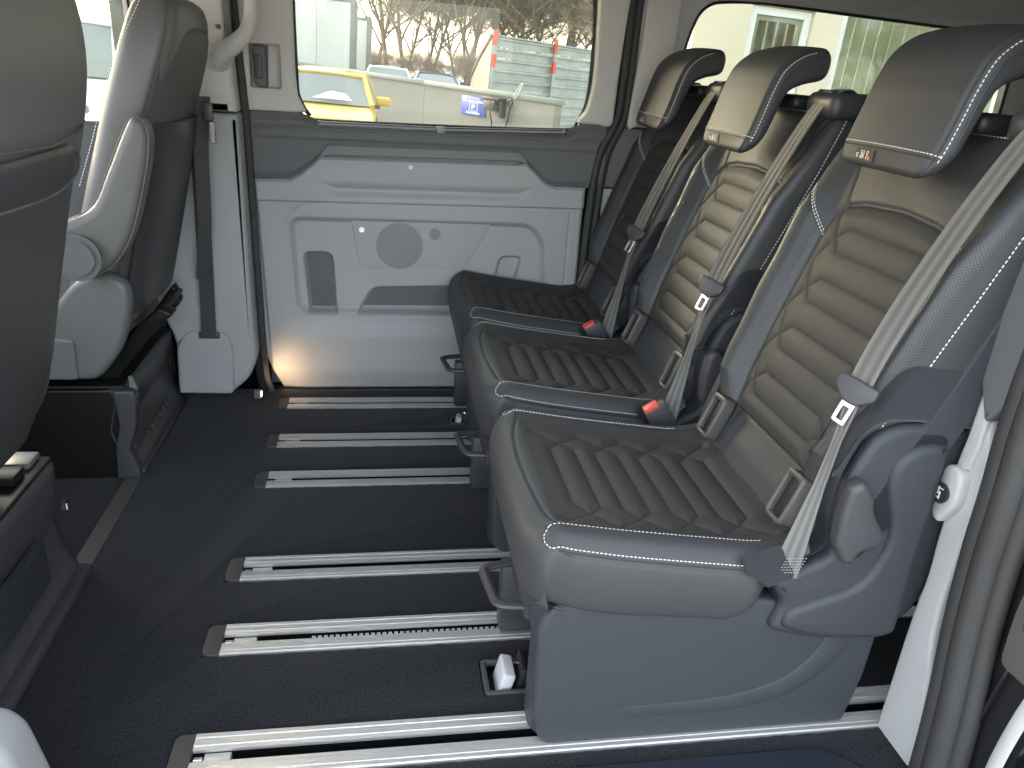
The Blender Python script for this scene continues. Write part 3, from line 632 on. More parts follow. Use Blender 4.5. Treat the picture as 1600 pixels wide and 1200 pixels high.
def rail(i, y0, y1, label):
    t = thing('floor_rail', label, 'floor rail', (-.385, (y0+y1)/2, 0), 'aluminium seat rails set in the carpet')
    X0, X1, W = -.365, 2.28, y1-y0; sl0, sl1 = y0+W*.37, y0+W*.62
    def strip(nm, prof, m, x0=X0, x1=X1):
        P = np.array(prof); G = np.array([np.stack([np.full(len(P), x), P[:, 0], P[:, 1]], 1) for x in (x0, x1)]); return grid(nm, G, m, t, cv=True, caps=True, sharp=20)
    strip('flange', [(y0, -.012), (y0, .003), (y0+.003, .0048), (y0+W*.10, .0048), (y0+W*.115, .0038), (y0+W*.13, .0048), (sl0-.010, .0048), (sl0-.008, .0036), (sl0, .0036), (sl0, -.006), (sl0-.0001, -.024), (sl0-.004, -.024), (sl0-.004, -.012)], M['alu'])
    strip('flange', [(sl1, -.024), (sl1, .0030), (sl1+.009, .0040), (sl1+.011, .0052), (y1-W*.14, .0052), (y1-W*.125, .004), (y1-W*.11, .0052), (y1-.003, .0052), (y1, .003), (y1, -.012), (sl1+.004, -.012), (sl1+.004, -.024)], M['alu'])
    strip('slot', [(sl0+.0003, -.040), (sl1-.0003, -.040), (sl1-.0003, -.022), (sl0+.0003, -.022)], M['slot'])
    strip('slot', [(sl1-.0012, -.022), (sl1-.0002, -.022), (sl1-.0002, -.0035), (sl1-.0012, -.0035)], M['slot'])  # black liner added over the lit far wall as slot shade
    strip('guide', [(sl0+.004, -.0219), (sl0+.011, -.0219), (sl0+.011, -.014), (sl0+.004, -.014)], M['blackmetal'], X0+.075)
    box('end_block', (X0+.022, X0+.072), (sl0+.002, sl1-.001), (-.0215, -.004), .002, M['alu'], t)
    cyl('screw', (X0+.004, (sl0+sl1)/2, -.008), 'x', .006, .016, M['chrome'], t, n=12, bev=.001)
    plate('end_cap', rpoly([(-.404, y0), (X0-.0005, y0), (X0-.0005, y1), (-.404, y1)], [.022, .001, .001, .022]), 'z', -.01, .0035, .0015, M['cap'], t)
    if i == 1:
        V, F = [], []
        for k in range(60):
            x = -.17+k*.0135; o = len(V); a, b, c, d = x, x+.0085, sl0+.006, sl1-.005
            V += [(a, c, -.021), (b, c, -.021), (b, d, -.021), (a, d, -.021), (a, c, -.007), (b, c, -.007), (b, d, -.007), (a, d, -.007)]
            F += [tuple(o+q for q in f) for f in ((4, 5, 6, 7), (0, 1, 5, 4), (1, 2, 6, 5), (2, 3, 7, 6), (3, 0, 4, 7))]
        mesh_np('rack_teeth', V, F, M['alu'], t, smooth=False)['kind'] = 'stuff'
for i, ((a, b), lb) in enumerate(zip(RAILS, [
    'aluminium floor rail nearest the door sill, running along under the near seat side panel', 'aluminium floor rail with a row of square rack teeth in its slot',
    'plain aluminium floor rail just beyond the toothed one, with wide carpet on its far side', 'aluminium floor rail third from the sliding door, beyond the wide carpet gap',
    'aluminium floor rail second from the grey sliding door', 'short looking aluminium floor rail closest to the grey sliding door'])): rail(i, a, b, lb)
# anchor sockets with white connector
def socket(x, y, s, label):
    t = thing('floor_socket', label, 'floor socket', (x, y, 0), 'recessed connector sockets in the carpet')
    o = rpoly([(x, y), (x+.15*s, y), (x+.15*s, y+.105*s), (x, y+.105*s)], .012); i_ = rpoly([(x+.012*s, y+.010*s), (x+.14*s, y+.010*s), (x+.14*s, y+.095*s), (x+.012*s, y+.095*s)], .006)
    plate('rim', o, 'z', -.010, .004, .002, M['shell2'], t, [i_]); plate('well', o, 'z', -.044, -.034, .001, M['black'], t)
    bm_ = Matrix.Rotation(R(14), 3, 'Y')
    c = box('connector', (x+.034*s, x+.062*s), (y+.016*s, y+.086*s), (-.030, .034*s), .005, M['conn'], t, rot=bm_, seg=3)
    box('latch', (x+.056*s, x+.066*s), (y+.030*s, y+.074*s), (-.02, .020*s), .002, M['conn'], c, rot=bm_)
    box('plug', (x+.074*s, x+.094*s), (y+.020*s, y+.09*s), (-.03, .042*s), .005, M['black'], t, rot=bm_)
    tube('cable', crv([(x+.08*s, y+.05*s, .012), (x+.10*s, y+.04*s, .020), (x+.125*s, y+.02*s, .012), (x+.16*s, y+.0*s, .008)], 24), .0065, M['shell2'], t, n=10)
    tube('wire', crv([(x+.07*s, y+.07*s, .02), (x+.085*s, y+.05*s, .034), (x+.10*s, y+.045*s, .016)], 16), .003, M['chrome'], t, n=6)
M['conn'] = mat('white_connector_plastic', (.55, .56, .58), .4)
socket(.208, 1.264, 1.0, 'recessed floor socket with white connector and grey cable, in front of the nearest seat')
socket(.238, 2.602, .62, 'small recessed floor socket with white connector between the two far rails')
# sill step by the open door
st = thing('door_step', 'blue black moulded step plate along the open side door sill', 'door step', (.3, .95, 0))
so = rpoly([(-.5, .70), (1.02, .70), (.985, .93), (.905, 1.035), (.86, 1.062), (.3, 1.062), (-.5, 1.050)], [.01, .01, .05, .03, .05, .2, .01])
plate('tread', so, 'z', -.030, .0060, .006, M['sill'], st, res=3)
ln = crv([(-.4, .985), (.2, .992), (.55, .998), (.66, .992), (.70, .965), (.72, .93), (.72, .72)], 120)
tube('embossed_rib', np.stack([ln[:, 0], ln[:, 1], np.full(120, .0050)], 1), .007, M['sill'], st, n=10, flat=.6)
struct(plate('floor', [(-.6, 1.0), (1.2, 1.0), (1.2, 1.10), (-.6, 1.10)], 'z', -.040, -.034, .002, M['black'], None))
# ================================================================== far sliding door
door = thing('sliding_door', 'light grey sliding door panel with speaker, pockets and large window', 'van door', (.15, 2.93, 0))
def bump2(d, h, wd): return h*sst(0, -wd, d)
tb = [(-.461, .816), (-.335, .820), (-.296, .842), (-.226, .902), (.518, .909), (.594, .842), (.629, .829), (.750, .828)]
xs = np.unique(np.r_[np.linspace(-.461, .750, 330), [q[0] for q in tb]]); nz = 330; vz = np.linspace(0, 1, nz)
Xg = np.repeat(xs[:, None], nz, 1); zt = np.interp(xs, [q[0] for q in tb], [q[1] for q in tb])[:, None]
zl = np.interp(xs, [-.461, -.435, -.40, .75], [.16, .085, .004, .004])[:, None]; Zg = zl+(zt-zl)*vz[None, :]
Hd = np.zeros_like(Xg)
ln_ = .739+.009*(Xg+.466)/1.2
Hd += .012*sst(ln_-.001, ln_+.002, Zg)-.008*np.exp(-((Zg-ln_)/.0035)**2)
bw = rpoly([(-.245, .822), (.56, .828), (.50, .770), (-.18, .765)], .03); Hd -= .022*sst(.008, -.034, sdist(Xg, Zg, bw))*sst(.835, .775, Zg)
pa = rpoly([(-.300, .735), (-.357, .684), (-.342, .345), (-.307, .314), (.70, .320), (.70, .738)], [.01, .02, .03, .03, .01, .01])
da = sdist(Xg, Zg, pa); Hd -= .005*np.exp(-(da/.003)**2)*(Zg < .733)
pb = rpoly([(-.352, .690), (-.342, .345), (-.307, .314), (.66, .320), (.620, .50), (.618, .620), (.556, .692)], [.05, .03, .03, .03, .1, .06, .08]); Hd -= .022*sst(.0, -.026, sdist(Xg, Zg, pb))
for pk_, r_, dp in (([(-.305, .556), (-.192, .558), (-.180, .314), (-.290, .314)], [.03, .04, .004, .004], .038), ([(-.115, .314), (-.050, .425), (.46, .440), (.46, .314)], [.004, .03, .04, .004], .034), ([(.438, .556), (.532, .558), (.50, .40), (.405, .40)], [.03, .03, .01, .01], .030)):
    Hd -= dp*sst(0, -.014, sdist(Xg, Zg, rpoly(pk_, r_)))
Hd += .012*sst(.30, .22, Zg)*sst(-.44, -.30, Xg)-.02*sst(.10, .0, Zg)
ed = np.minimum(np.minimum(Xg+.461-np.interp(Zg, [.1, .8], [.02, 0]), .750-Xg), np.minimum(zt-Zg, Zg-zl)); Hd -= .012*(1-sst(0, .010, ed))
dp_ = grid('door_panel', np.stack([Xg, 2.93-Hd, Zg], -1), M['panel'], door, sharp=0, flip=True)
# backing thickness of the panel
box('panel_core', (-.45, .745), (2.985, 3.02), (.01, .80), .004, M['panel_dark'], door)
sp = plate('speaker_plate', rpoly([(-.125, .680), (.400, .682), (.345, .580), (.300, .505), (-.060, .495), (-.098, .515)], [.006, .006, .01, .02, .03, .02]), 'y', 2.9445, 2.962, .002, M['panel'], door)
def disc(nm, cx_, cz_, r_, y_, m_, par, dome=.004, n=48):
    rr = np.linspace(0, r_, 14); an = np.arange(n)*2*pi/n; G = np.array([np.stack([cx_+q*np.cos(an), np.full(n, y_-dome*(1-(q/r_)**2)), cz_+q*np.sin(an)], 1) for q in rr])
    uv = np.array([np.stack([q*np.cos(an), q*np.sin(an)], 1) for q in rr]); return grid(nm, G, m_, par, cv=True, uv=uv.reshape(-1, 2), flip=False)
disc('speaker_grille', .054, .585, .088, 2.9440, M['grille'], sp, .003); disc('tweeter_grille', .186, .634, .022, 2.9438, M['grille'], sp, .001)
cyl('door_button', (-.086, 2.9450, .643), 'y', .009, -.004, M['chrome'], sp, n=24, bev=-.001)
cyl('panel_screw', (.092, 2.917, .880), 'y', .008, -.003, M['white'], door, n=16)
# ledge above the light panel
lg = np.array([[(-.232, 2.915, .902), (-.190, 2.900, .914), (.480, 2.900, .920), (.520, 2.915, .909)], [(-.228, 2.905, .907), (-.186, 2.893, .918), (.476, 2.893, .924), (.516, 2.905, .913)], [(-.196, 2.912, .944), (-.160, 2.912, .943), (.440, 2.912, .948), (.485, 2.912, .948)], [(-.190, 2.935, .952), (-.155, 2.935, .953), (.440, 2.935, .957), (.478, 2.935, .955)]])
lg[..., 1] -= .014
grid('ledge_trim', lg, M['ledge'], door, sharp=20, flip=True)
box('ledge_back', (-.20, .49), (2.915, 2.945), (.905, .945), .004, M['ledge'], door)
# dark upper panel, swept up round the window
win = [(-.303, 1.16), (-.297, 1.095), (-.265, 1.040), (-.20, 1.018), (.640, 1.028), (.700, 1.058), (.735, 1.120), (.744, 1.25), (.735, 1.46), (.70, 1.54), (.63, 1.57), (-.22, 1.57), (-.285, 1.54), (-.303, 1.47)]
winp = crv(win, 120, True)
low = [q for q in winp if q[1] < 1.17]
upo = [(-.480, .822)]+[(x, z+.001) for x, z in tb[1:]]+[(.757, .93), (.775, .965), (.80, 1.05), (.815, 1.058)]
lo_sorted = sorted(low, key=lambda q: q[0]); lo_sorted = [q for q in lo_sorted if q[1] < 1.062]
G = []
# surface: from the lower edge (y 2.93) up to a shoulder, then leaning back to the glass
xx = np.linspace(-.482, .812, 200)
zlow = np.interp(xx, [q[0] for q in [(-.482, .816)]+tb[1:]+[(.812, .83)]], [q[1] for q in [(-.482, .816)]+tb[1:]+[(.812, .83)]])
zup = np.interp(xx, [-.482, -.32, -.275]+[q[0] for q in lo_sorted if -.25 < q[0] < .69]+[.705, .75, .812], [1.044, 1.046, 1.044]+[q[1] for q in lo_sorted if -.25 < q[0] < .69]+[1.058, 1.058, 1.052])
zup = np.convolve(np.r_[np.full(4, zup[0]), zup, np.full(4, zup[-1])], np.ones(9)/9, 'valid')
wn = sst(-.33, -.22, xx)*sst(.74, .66, xx)
for x, a, b, w_ in zip(xx, zlow, zup, wn):
    col = []
    for v in np.linspace(0, 1, 40):
        z = a+(b-a)*v; y = 2.935-.010*sst(0, .12, v)
        y += .008*sst(.955, .968, z)*sst(1.02, .985, z)                          # shallow trough along the panel
        y += (.012+.030*w_)*sst(.82, 1, v); col.append((x, y, z))
    G.append(col)
grid('upper_panel', np.array(G), M['panel_dark'], door, sharp=0, flip=True)
plate('window_trim', [(-.492, 1.047), (-.38, 1.0475), (-.300, 1.047), (-.272, 1.050), (-.297, 1.10), (-.303, 1.17), (-.303, 1.62), (-.492, 1.62)], 'y', 2.915, 2.995, .008, M['trim'], door, [rpoly([(-.448, 1.122), (-.349, 1.122), (-.349, 1.258), (-.448, 1.258)], .006)], res=3)
box('latch_pocket', (-.452, -.345), (2.965, 2.985), (1.118, 1.262), .003, M['trim'], door)
lt = plate('door_latch', rpoly([(-.440, 1.128), (-.396, 1.120), (-.390, 1.254), (-.440, 1.254)], [.02, .006, .004, .004]), 'y', 2.925, 2.97, .006, M['panel_dark'], door)
plate('latch_key', rpoly([(-.432, 1.150), (-.408, 1.150), (-.408, 1.225), (-.432, 1.225)], .004), 'y', 2.920, 2.93, .003, M['shell2'], lt)
plate('window_trim', crv([(.700, 1.062), (.728, 1.105), (.742, 1.17), (.746, 1.25), (.742, 1.40), (.735, 1.62), (.80, 1.63), (.870, 1.62), (.845, 1.47), (.832, 1.25), (.828, 1.12), (.820, 1.057), (.76, 1.059)], 90, True), 'y', 2.905, 3.0, .012, M['trim'], door, res=3)
box('window_header', (-.49, .87), (2.93, 3.0), (1.565, 1.66), .01, M['trim'], door)
tube('window_seal', np.vstack([np.stack([winp[:, 0], np.full(120, 2.972), winp[:, 1]], 1), [(winp[0][0], 2.972, winp[0][1])]]), .009, M['rubber2'], door, n=8, caps=False)
plate('window_pane', crv(win, 100, True), 'y', 2.984, 2.989, .001, M['glass'], door)
plate('outer_skin', [(-.62, -.12), (.87, -.12), (.87, 1.75), (-.62, 1.75)], 'y', 3.022, 3.045, .004, M['paint'], door, [crv([(x*1.03-.006, 1.29+(z-1.29)*1.06) for x, z in win], 100, True)])
bl = tube('blind_rail', lin([(-.226, 2.922, 1.014), (.20, 2.920, 1.014), (.652, 2.922, 1.026)], 60), .0095, M['ledge'], door, n=12)
for dz in (.0068, -.0035):
    tube('bright_strip', lin([(-.215, 2.9150, 1.014+dz), (.20, 2.9130, 1.014+dz), (.640, 2.9150, 1.026+dz)], 40), .0028, M['chrome'], bl, n=6)
for ex in ((-.226, 2.922, 1.0145), (.652, 2.922, 1.0265)): tube('rail_end', lin([(ex[0]-.004, ex[1], ex[2]), (ex[0]+.004, ex[1], ex[2])], 4), .0105, M['chrome'], bl, n=10)
box('blind_hook', (.182, .212), (2.900, 2.920), (1.002, 1.026), .004, M['ledge'], bl)
# rubber seals round the door
sl = thing('door_seal', 'black rubber seal strip along the rear edge of the far sliding door', 'seal', (.77, 2.93, 0))
pth = crv([(.862, 2.935, 1.60), (.856, 2.935, 1.42), (.853, 2.935, 1.20), (.845, 2.935, 1.08), (.800, 2.932, .975), (.784, 2.930, .90), (.776, 2.930, .80), (.768, 2.93, .55), (.765, 2.93, .02)], 120)
tube('seal_lip', pth, .016, M['rubber'], sl, n=12); tube('seal_bead', pth+np.array([.030, .010, 0]), .016, M['rubber'], sl, n=12)
sl2 = thing('door_seal', 'dark rubber seal strip between the grey pillar and the sliding door', 'seal', (-.47, 2.9, 0))
tube('seal_lip', crv([(-.490, 2.90, 1.60), (-.478, 2.90, 1.26), (-.468, 2.90, 1.04), (-.464, 2.90, .80), (-.462, 2.90, .50), (-.458, 2.90, .12), (-.44, 2.90, .01)], 80), .013, M['rubber'], sl2, n=10)
tube('seal_bead', crv([(-.520, 2.93, 1.60), (-.508, 2.93, 1.26), (-.498, 2.93, 1.04), (-.490, 2.93, .50), (-.485, 2.93, .12), (-.47, 2.93, .01)], 60), .018, M['rubber2'], sl2, n=10)
box('rubber_sill', (-.50, .80), (2.925, 2.99), (-.02, .0035), .003, M['rubber2'], sl2)
# ================================================================== pillar between front and sliding door
bpil = thing('door_pillar', 'two tone grey pillar trim with pale grab handle beside the front seat', 'pillar', (-.6, 2.85, 0))
plate('lower_trim', rpoly([(-.76, .052), (-.566, .046), (-.500, .105), (-.474, .175), (-.478, 1.040), (-.80, 1.040), (-.80, .40), (-.745, .24)], [.02, .02, .03, .04, .006, .006, .05, .05]), 'y', 2.80, 3.0, .018, M['panel'], bpil, res=5)
box('trim_core', (-.62, -.486), (2.806, 2.95), (.20, 1.03), .01, M['panel'], bpil)
plate('foot_trim', rpoly([(-.752, .048), (-.560, .044), (-.548, .20), (-.560, .285), (-.700, .290), (-.745, .24)], [.012, .02, .03, .03, .02, .03]), 'y', 2.785, 2.86, .012, M['panel'], bpil, res=4)
plate('upper_trim', rpoly([(-.80, 1.045), (-.482, 1.045), (-.492, 1.26), (-.505, 1.64), (-.80, 1.64)], [.004, .004, .3, .01, .01]), 'y', 2.805, 3.0, .025, M['trim'], bpil, res=5)
gh = crv([(-.530, 2.80, 1.205), (-.500, 2.765, 1.228), (-.462, 2.745, 1.252), (-.425, 2.745, 1.290), (-.408, 2.745, 1.34), (-.405, 2.745, 1.42), (-.415, 2.76, 1.50), (-.47, 2.81, 1.55)], 70)
tube('grab_handle', gh, np.interp(np.linspace(0, 1, 70), [0, .15, .4, 1], [.042, .030, .021, .019]), M['trim'], bpil, n=14)
box('belt_slot', (-.498, -.480), (2.795, 2.83), (1.24, 1.50), .003, M['panel_dark'], bpil)
cyl('coat_hook', (-.515, 2.80, 1.300), 'y', .007, -.02, M['panel_dark'], bpil, n=10)
fb = thing('front_belt', 'dark seat belt hanging straight down the grey pillar behind the front seat', 'seat belt', (-.62, 2.76, .3))
BL = mat('dark_belt_webbing', (.05, .05, .05), .6, bump=.5, scale=900)
def strap(name, pts, wdir, wd, m_, par, th=.0015):
    P = crv(pts, 60); wv = np.array(wdir, float); wv /= np.linalg.norm(wv); T = np.gradient(P, axis=0); T /= np.linalg.norm(T, axis=1)[:, None]
    nn = np.cross(T, wv); nn /= np.linalg.norm(nn, axis=1)[:, None]; G = np.stack([P+wv*wd/2+nn*th, P+wv*wd/2-nn*th, P-wv*wd/2-nn*th, P-wv*wd/2+nn*th], 1)
    return grid(name, G, m_, par, cv=True, caps=True)
strap('webbing', [(-.585, 2.70, 1.05), (-.600, 2.74, .80), (-.615, 2.765, .50), (-.625, 2.772, .285)], (1, 0, 0), .050, BL, fb)
strap('webbing', [(-.545, 2.62, 1.10), (-.57, 2.66, .95), (-.590, 2.70, .70), (-.62, 2.74, .5)], (.9, .4, 0), .045, BL, fb)
box('anchor_slot', (-.662, -.590), (2.772, 2.790), (.268, .290), .005, M['shell2'], fb)
tgf = box('tongue', (-.545, -.515), (2.60, 2.615), (1.030, 1.085), .006, M['shell2'], fb); box('latch_plate', (-.530, -.512), (2.602, 2.609), (.965, 1.030), .002, M['chrome'], tgf, seg=1)
# ================================================================== rear side panel with quarter window
vb = thing('van_body', 'black painted outer body of the van round its windows', 'van body', (.5, 3.03, 0))
plate('side_skin', [(.872, -.15), (2.80, -.15), (2.80, 1.76), (.872, 1.76)], 'y', 3.022, 3.045, .004, M['paint'], vb, [rpoly([(1.05, 1.05), (2.46, 1.05), (2.46, 1.53), (1.05, 1.53)], .08)])
plate('side_skin', [(-.90, -.15), (-.622, -.15), (-.622, 1.76), (-.90, 1.76)], 'y', 3.022, 3.045, .004, M['paint'], vb)
plate('underbody', [(-2.5, .86), (2.75, .86), (2.75, 3.02), (-2.5, 3.02)], 'z', -.20, -.09, .01, M['black'], vb)
rp = thing('rear_side_panel', 'rear corner pillar and side panel with a rounded quarter window', 'van side panel', (1.6, 2.98, 0))
plate('lower_trim', [(.79, .0), (2.68, .0), (2.68, .825), (.79, .825)], 'y', 2.955, 3.02, .006, M['panel'], rp)
plate('middle_trim', [(.79, .83), (2.68, .83), (2.68, 1.05), (1.0, 1.05), (.84, 1.052), (.81, .97)], 'y', 2.950, 3.02, .008, M['panel_dark'], rp)
qw = rpoly([(1.055, 1.08), (1.078, 1.36), (1.125, 1.489), (1.30, 1.505), (2.30, 1.462), (2.42, 1.40), (2.42, 1.10)], [.05, .1, .09, .1, .08, .06, .05], 8)
plate('upper_trim', [(.845, 1.054), (2.68, 1.054), (2.68, 1.62), (.865, 1.62), (.85, 1.3)], 'y', 2.945, 3.02, .012, M['head2'] if 'head2' in M else M['head'], rp, [qw], res=3)
plate('pillar_cover', crv([(.888, 1.065), (.905, 1.30), (.925, 1.60), (1.03, 1.60), (1.035, 1.35), (1.02, 1.20), (.985, 1.065), (.93, 1.06)], 60, True), 'y', 2.925, 2.96, .012, M['trim'], rp, res=3)
tube('window_seal', np.stack([np.r_[qw[:, 0], qw[0, 0]], np.full(len(qw)+1, 2.950), np.r_[qw[:, 1], qw[0, 1]]], 1), .006, M['rubber2'], rp, n=8, caps=False)
plate('window_pane', qw, 'y', 2.988, 2.993, .001, M['glass'], rp)
# ================================================================== ceiling, tailgate, near wall, cabin
sec = crv([(.93, 1.40), (1.00, 1.52), (1.15, 1.60), (1.5, 1.635), (2.2, 1.64), (2.65, 1.61), (2.86, 1.575), (2.935, 1.530), (2.948, 1.498)], 50)
sec2 = np.vstack([sec, [(2.99, 1.50), (2.97, 1.66), (2.2, 1.70), (1.5, 1.70), (.95, 1.64), (.88, 1.40)]])
sec2[:50, 1] += .0
G = np.array([np.stack([np.full(len(sec2), x), sec2[:, 0], sec2[:, 1]], 1) for x in np.linspace(.87, 2.72, 20)])
struct(grid('ceiling', G, M['head'], None, cv=True, caps=True, flip=True))
G = np.array([np.stack([np.full(len(sec2), x), sec2[:, 0], np.maximum(sec2[:, 1], 1.58)], 1) for x in np.linspace(-1.7, .869, 20)])
struct(grid('ceiling', G, M['head'], None, cv=True, caps=True, flip=True))
tg_ = thing('tailgate', 'rear door of the van behind the seats', 'tailgate', (2.7, 2, 0))
plate('lower_panel', [(.9, -.05), (3.0, -.05), (3.0, .95), (.9, .95)], 'x', 2.70, 2.76, .01, M['panel_dark'], tg_)
plate('window_frame', [(.9, .951), (3.0, .951), (3.0, 1.68), (.9, 1.68)], 'x', 2.70, 2.76, .01, M['head'], tg_, [rpoly([(1.10, 1.0), (2.82, 1.0), (2.78, 1.50), (1.14, 1.50)], .06)])
plate('window_pane', rpoly([(1.10, 1.0), (2.82, 1.0), (2.78, 1.50), (1.14, 1.50)], .06), 'x', 2.728, 2.732, .001, M['glass'], tg_)
nw = thing('near_side_panel', 'rear side wall behind the open door, hidden behind the nearest seat', 'van side panel', (1.8, .95, 0))
plate('panel', [(1.13, -.05), (2.70, -.05), (2.70, 1.62), (1.13, 1.62)], 'y', .90, .98, .01, M['panel_dark'], nw, [rpoly([(1.28, 1.02), (2.45, 1.02), (2.42, 1.46), (1.30, 1.46)], .06)])
plate('window_pane', rpoly([(1.28, 1.02), (2.45, 1.02), (2.42, 1.46), (1.30, 1.46)], .06), 'y', .935, .939, .001, M['glass'], nw)
# near door jamb
jb = thing('door_jamb', 'open side door jamb of pale trim, rubber seal and glossy black bodywork', 'door jamb', (1.03, 1.0, 0))
inn = [(1.094, -.12), (1.111, .0), (1.1115, .107), (1.110, .288), (1.104, .385), (1.108, .48), (1.106, .60), (1.102, .787)]
out = [(1.076, .742), (1.052, .66), (1.044, .56), (1.050, .45), (1.047, .306), (1.014, .151), (1.000, .0), (.985, -.12)]
plate('pale_trim', np.vstack([crv(inn[:], 40), [(1.094, .745)], crv(out, 40)]), 'x', 1.028, 1.13, .009, M['trimgrey'], jb, res=4)
plate('upper_cover', np.vstack([crv([(1.102, .690), (1.106, .62), (1.078, .63)], 12), crv([(1.070, .68), (1.073, .73), (1.092, .78), (1.100, .790)], 14)]), 'x', 1.020, 1.05, .006, M['trimgrey'], jb, res=3)
plate('dark_cover', rpoly([(1.11, .80), (1.100, .775), (1.073, .725), (1.045, .76), (1.00, .90), (.99, 1.40), (1.14, 1.40), (1.16, 1.0)], [.01, .01, .01, .02, .1, .01, .01, .05]), 'x', 1.015, 1.13, .010, M['panel_dark'], jb, res=3)
bz = rpoly([(1.120, .628), (1.120, .520), (1.098, .508), (1.068, .56), (1.070, .628)], [.035, .03, .02, .02, .03], 8)
plate('switch_mount', bz, 'x', 1.006, 1.04, .008, M['trimgrey'], jb, res=3)
kb = cyl('switch', (1.0055, 1.102, .572), 'x', .0185, -.007, M['mirror'], jb, n=36, bev=-.002)
for (yy_, zz_, a_, b_) in ((1.102, .572, .004, .003), (1.104, .580, .0015, .004), (1.100, .564, .0015, .004), (1.097, .582, .004, .0008), (1.106, .562, .004, .0008)):
    plate('icon', rpoly([(yy_-a_, zz_-b_), (yy_+a_, zz_-b_), (yy_+a_, zz_+b_), (yy_-a_, zz_+b_)], .0008), 'x', .9975, .9988, .0003, M['white'], kb)
sy = [(.955, -.12), (.960, .05), (.972, .2), (.991, .35), (1.003, .5), (1.006, .62), (1.012, .74), (1.010, .86), (.995, 1.1), (.975, 1.4)]
box('jamb_core', (1.062, 1.22), (.86, 1.085), (-.12, 1.45), .004, M['black'], jb)
S1 = np.array([(1.030, a+.012, b) for a, b in sy]); S2 = np.array([(1.026, a-.022, b) for a, b in sy]); S3 = np.array([(1.040, a-.050, b) for a, b in sy])
s1 = tube('rubber_seal', crv(S1, 120), .024, M['rubber'], jb, n=16); tube('rubber_seal', crv(S2, 120), .026, M['rubber'], jb, n=16); tube('rubber_seal', crv(S3, 120), .018, M['rubber'], jb, n=14)
stp = crv(S1, 300)+np.array([-.021, -.014, 0]); stitch_mesh('seal_stitching', [(stp, np.tile([-1, 0, 0], (300, 1)))], mat('grey_thread', (.11, .11, .11), .7), s1, L=.004, gap=.003, r=.0008)
# painted body return and lock plate
def rib(nm, ys_, xs_, m_, z0=-.35, z1=1.4, n=40, bulge=None):
    zz = np.linspace(z0, z1, n); G = np.array([[(x+.02*sin(z*2.2), y+np.interp(z, [-.35, .1, .5, 1.4], [-.04, -.01, .0, .02]), z) for x, y in zip(xs_, ys_)] for z in zz]); return grid(nm, G, m_, jb, sharp=50, flip=False)
rib('painted_body', [.955, .94, .925, .905, .895, .87, .84, .80, .775, .768, .765], [1.10, 1.075, 1.060, 1.058, 1.066, 1.060, 1.048, 1.04, 1.05, 1.08, 1.9], M['paint'])
lp = plate('striker_plate', rpoly([(.900, .355), (.905, .46), (.895, .60), (.82, .66), (.80, .36)], [.02, .03, .03, .02, .02]), 'x', 1.030, 1.046, .003, mat('painted_steel_plate', (.13, .115, .11), .35, metal=.3), jb)
for yy_, zz_ in ((.868, .455), (.872, .545)): cyl('bolt', (1.030, yy_, zz_), 'x', .009, -.007, M['chrome'], lp, n=6, bev=-.001)
tube('edge_reflection', crv([(1.035, .868, -.2), (1.030, .842, .05), (1.022, .832, .20), (1.02, .815, .34), (1.02, .78, .50)], 40), .012, M['trimgrey'], jb, n=8, flat=.4)  # white reflection on the black bodywork, built as a pale strip
tube('pinch_weld', crv([(1.05, .925, -.2), (1.045, .918, .10), (1.046, .905, .25), (1.05, .892, .40), (1.05, .905, .55)], 40), .0035, M['paint'], jb, n=8)
# near front pillar foot
npz = thing('near_pillar_foot', 'pale grey rounded trim end at the very lower left corner', 'pillar trim', (-.56, .95, 0))
plate('foot', rpoly([(-.72, -.05), (-.500, -.05), (-.508, .18), (-.530, .300), (-.555, .328), (-.72, .335)], [.01, .01, .05, .02, .03, .01]), 'y', .90, .985, .02, mat('mid_grey_trim', (.24, .245, .25), .6, bump=.4, scale=800), npz, res=4)
plate('cover', rpoly([(-.76, .336), (-.60, .336), (-.62, 1.6), (-.76, 1.6)], .02), 'y', .88, .96, .02, M['trimgrey'], npz, res=3)
# cabin shell ahead of the pillar: door, dashboard
fd = thing('front_door', 'front passenger door with an open view through its side window', 'van door', (-1.4, 2.95, 0))
plate('door_panel', [(-2.25, -.05), (-.81, -.05), (-.81, .985), (-2.0, .985), (-2.25, .9)], 'y', 2.92, 3.0, .015, M['panel_dark'], fd)
plate('armrest_pad', rpoly([(-1.6, .55), (-.84, .55), (-.84, .62), (-1.6, .62)], .02), 'y', 2.86, 2.93, .015, M['trimgrey'], fd)
plate('window_pane', [(-2.0, .99), (-.82, .99), (-.82, 1.57), (-1.75, 1.57)], 'y', 2.958, 2.962, .001, M['glass'], fd)
nd = thing('front_door', 'near front door beside the front seat, outside the left edge of view', 'van door', (-1.4, .9, 0))
plate('door_panel', [(-2.25, -.05), (-.78, -.05), (-.78, .985), (-2.0, .985), (-2.25, .9)], 'y', .84, .92, .015, M['panel_dark'], nd)
db = thing('dashboard', 'dashboard at the front of the cabin', 'dashboard', (-2.1, 1.9, 0))
box('fascia', (-2.5, -1.95), (.93, 2.91), (.35, .98), .06, M['panel_dark'], db, seg=3); box('bulkhead', (-2.55, -2.35), (.93, 2.91), (-.05, .5), .03, M['black'], db)
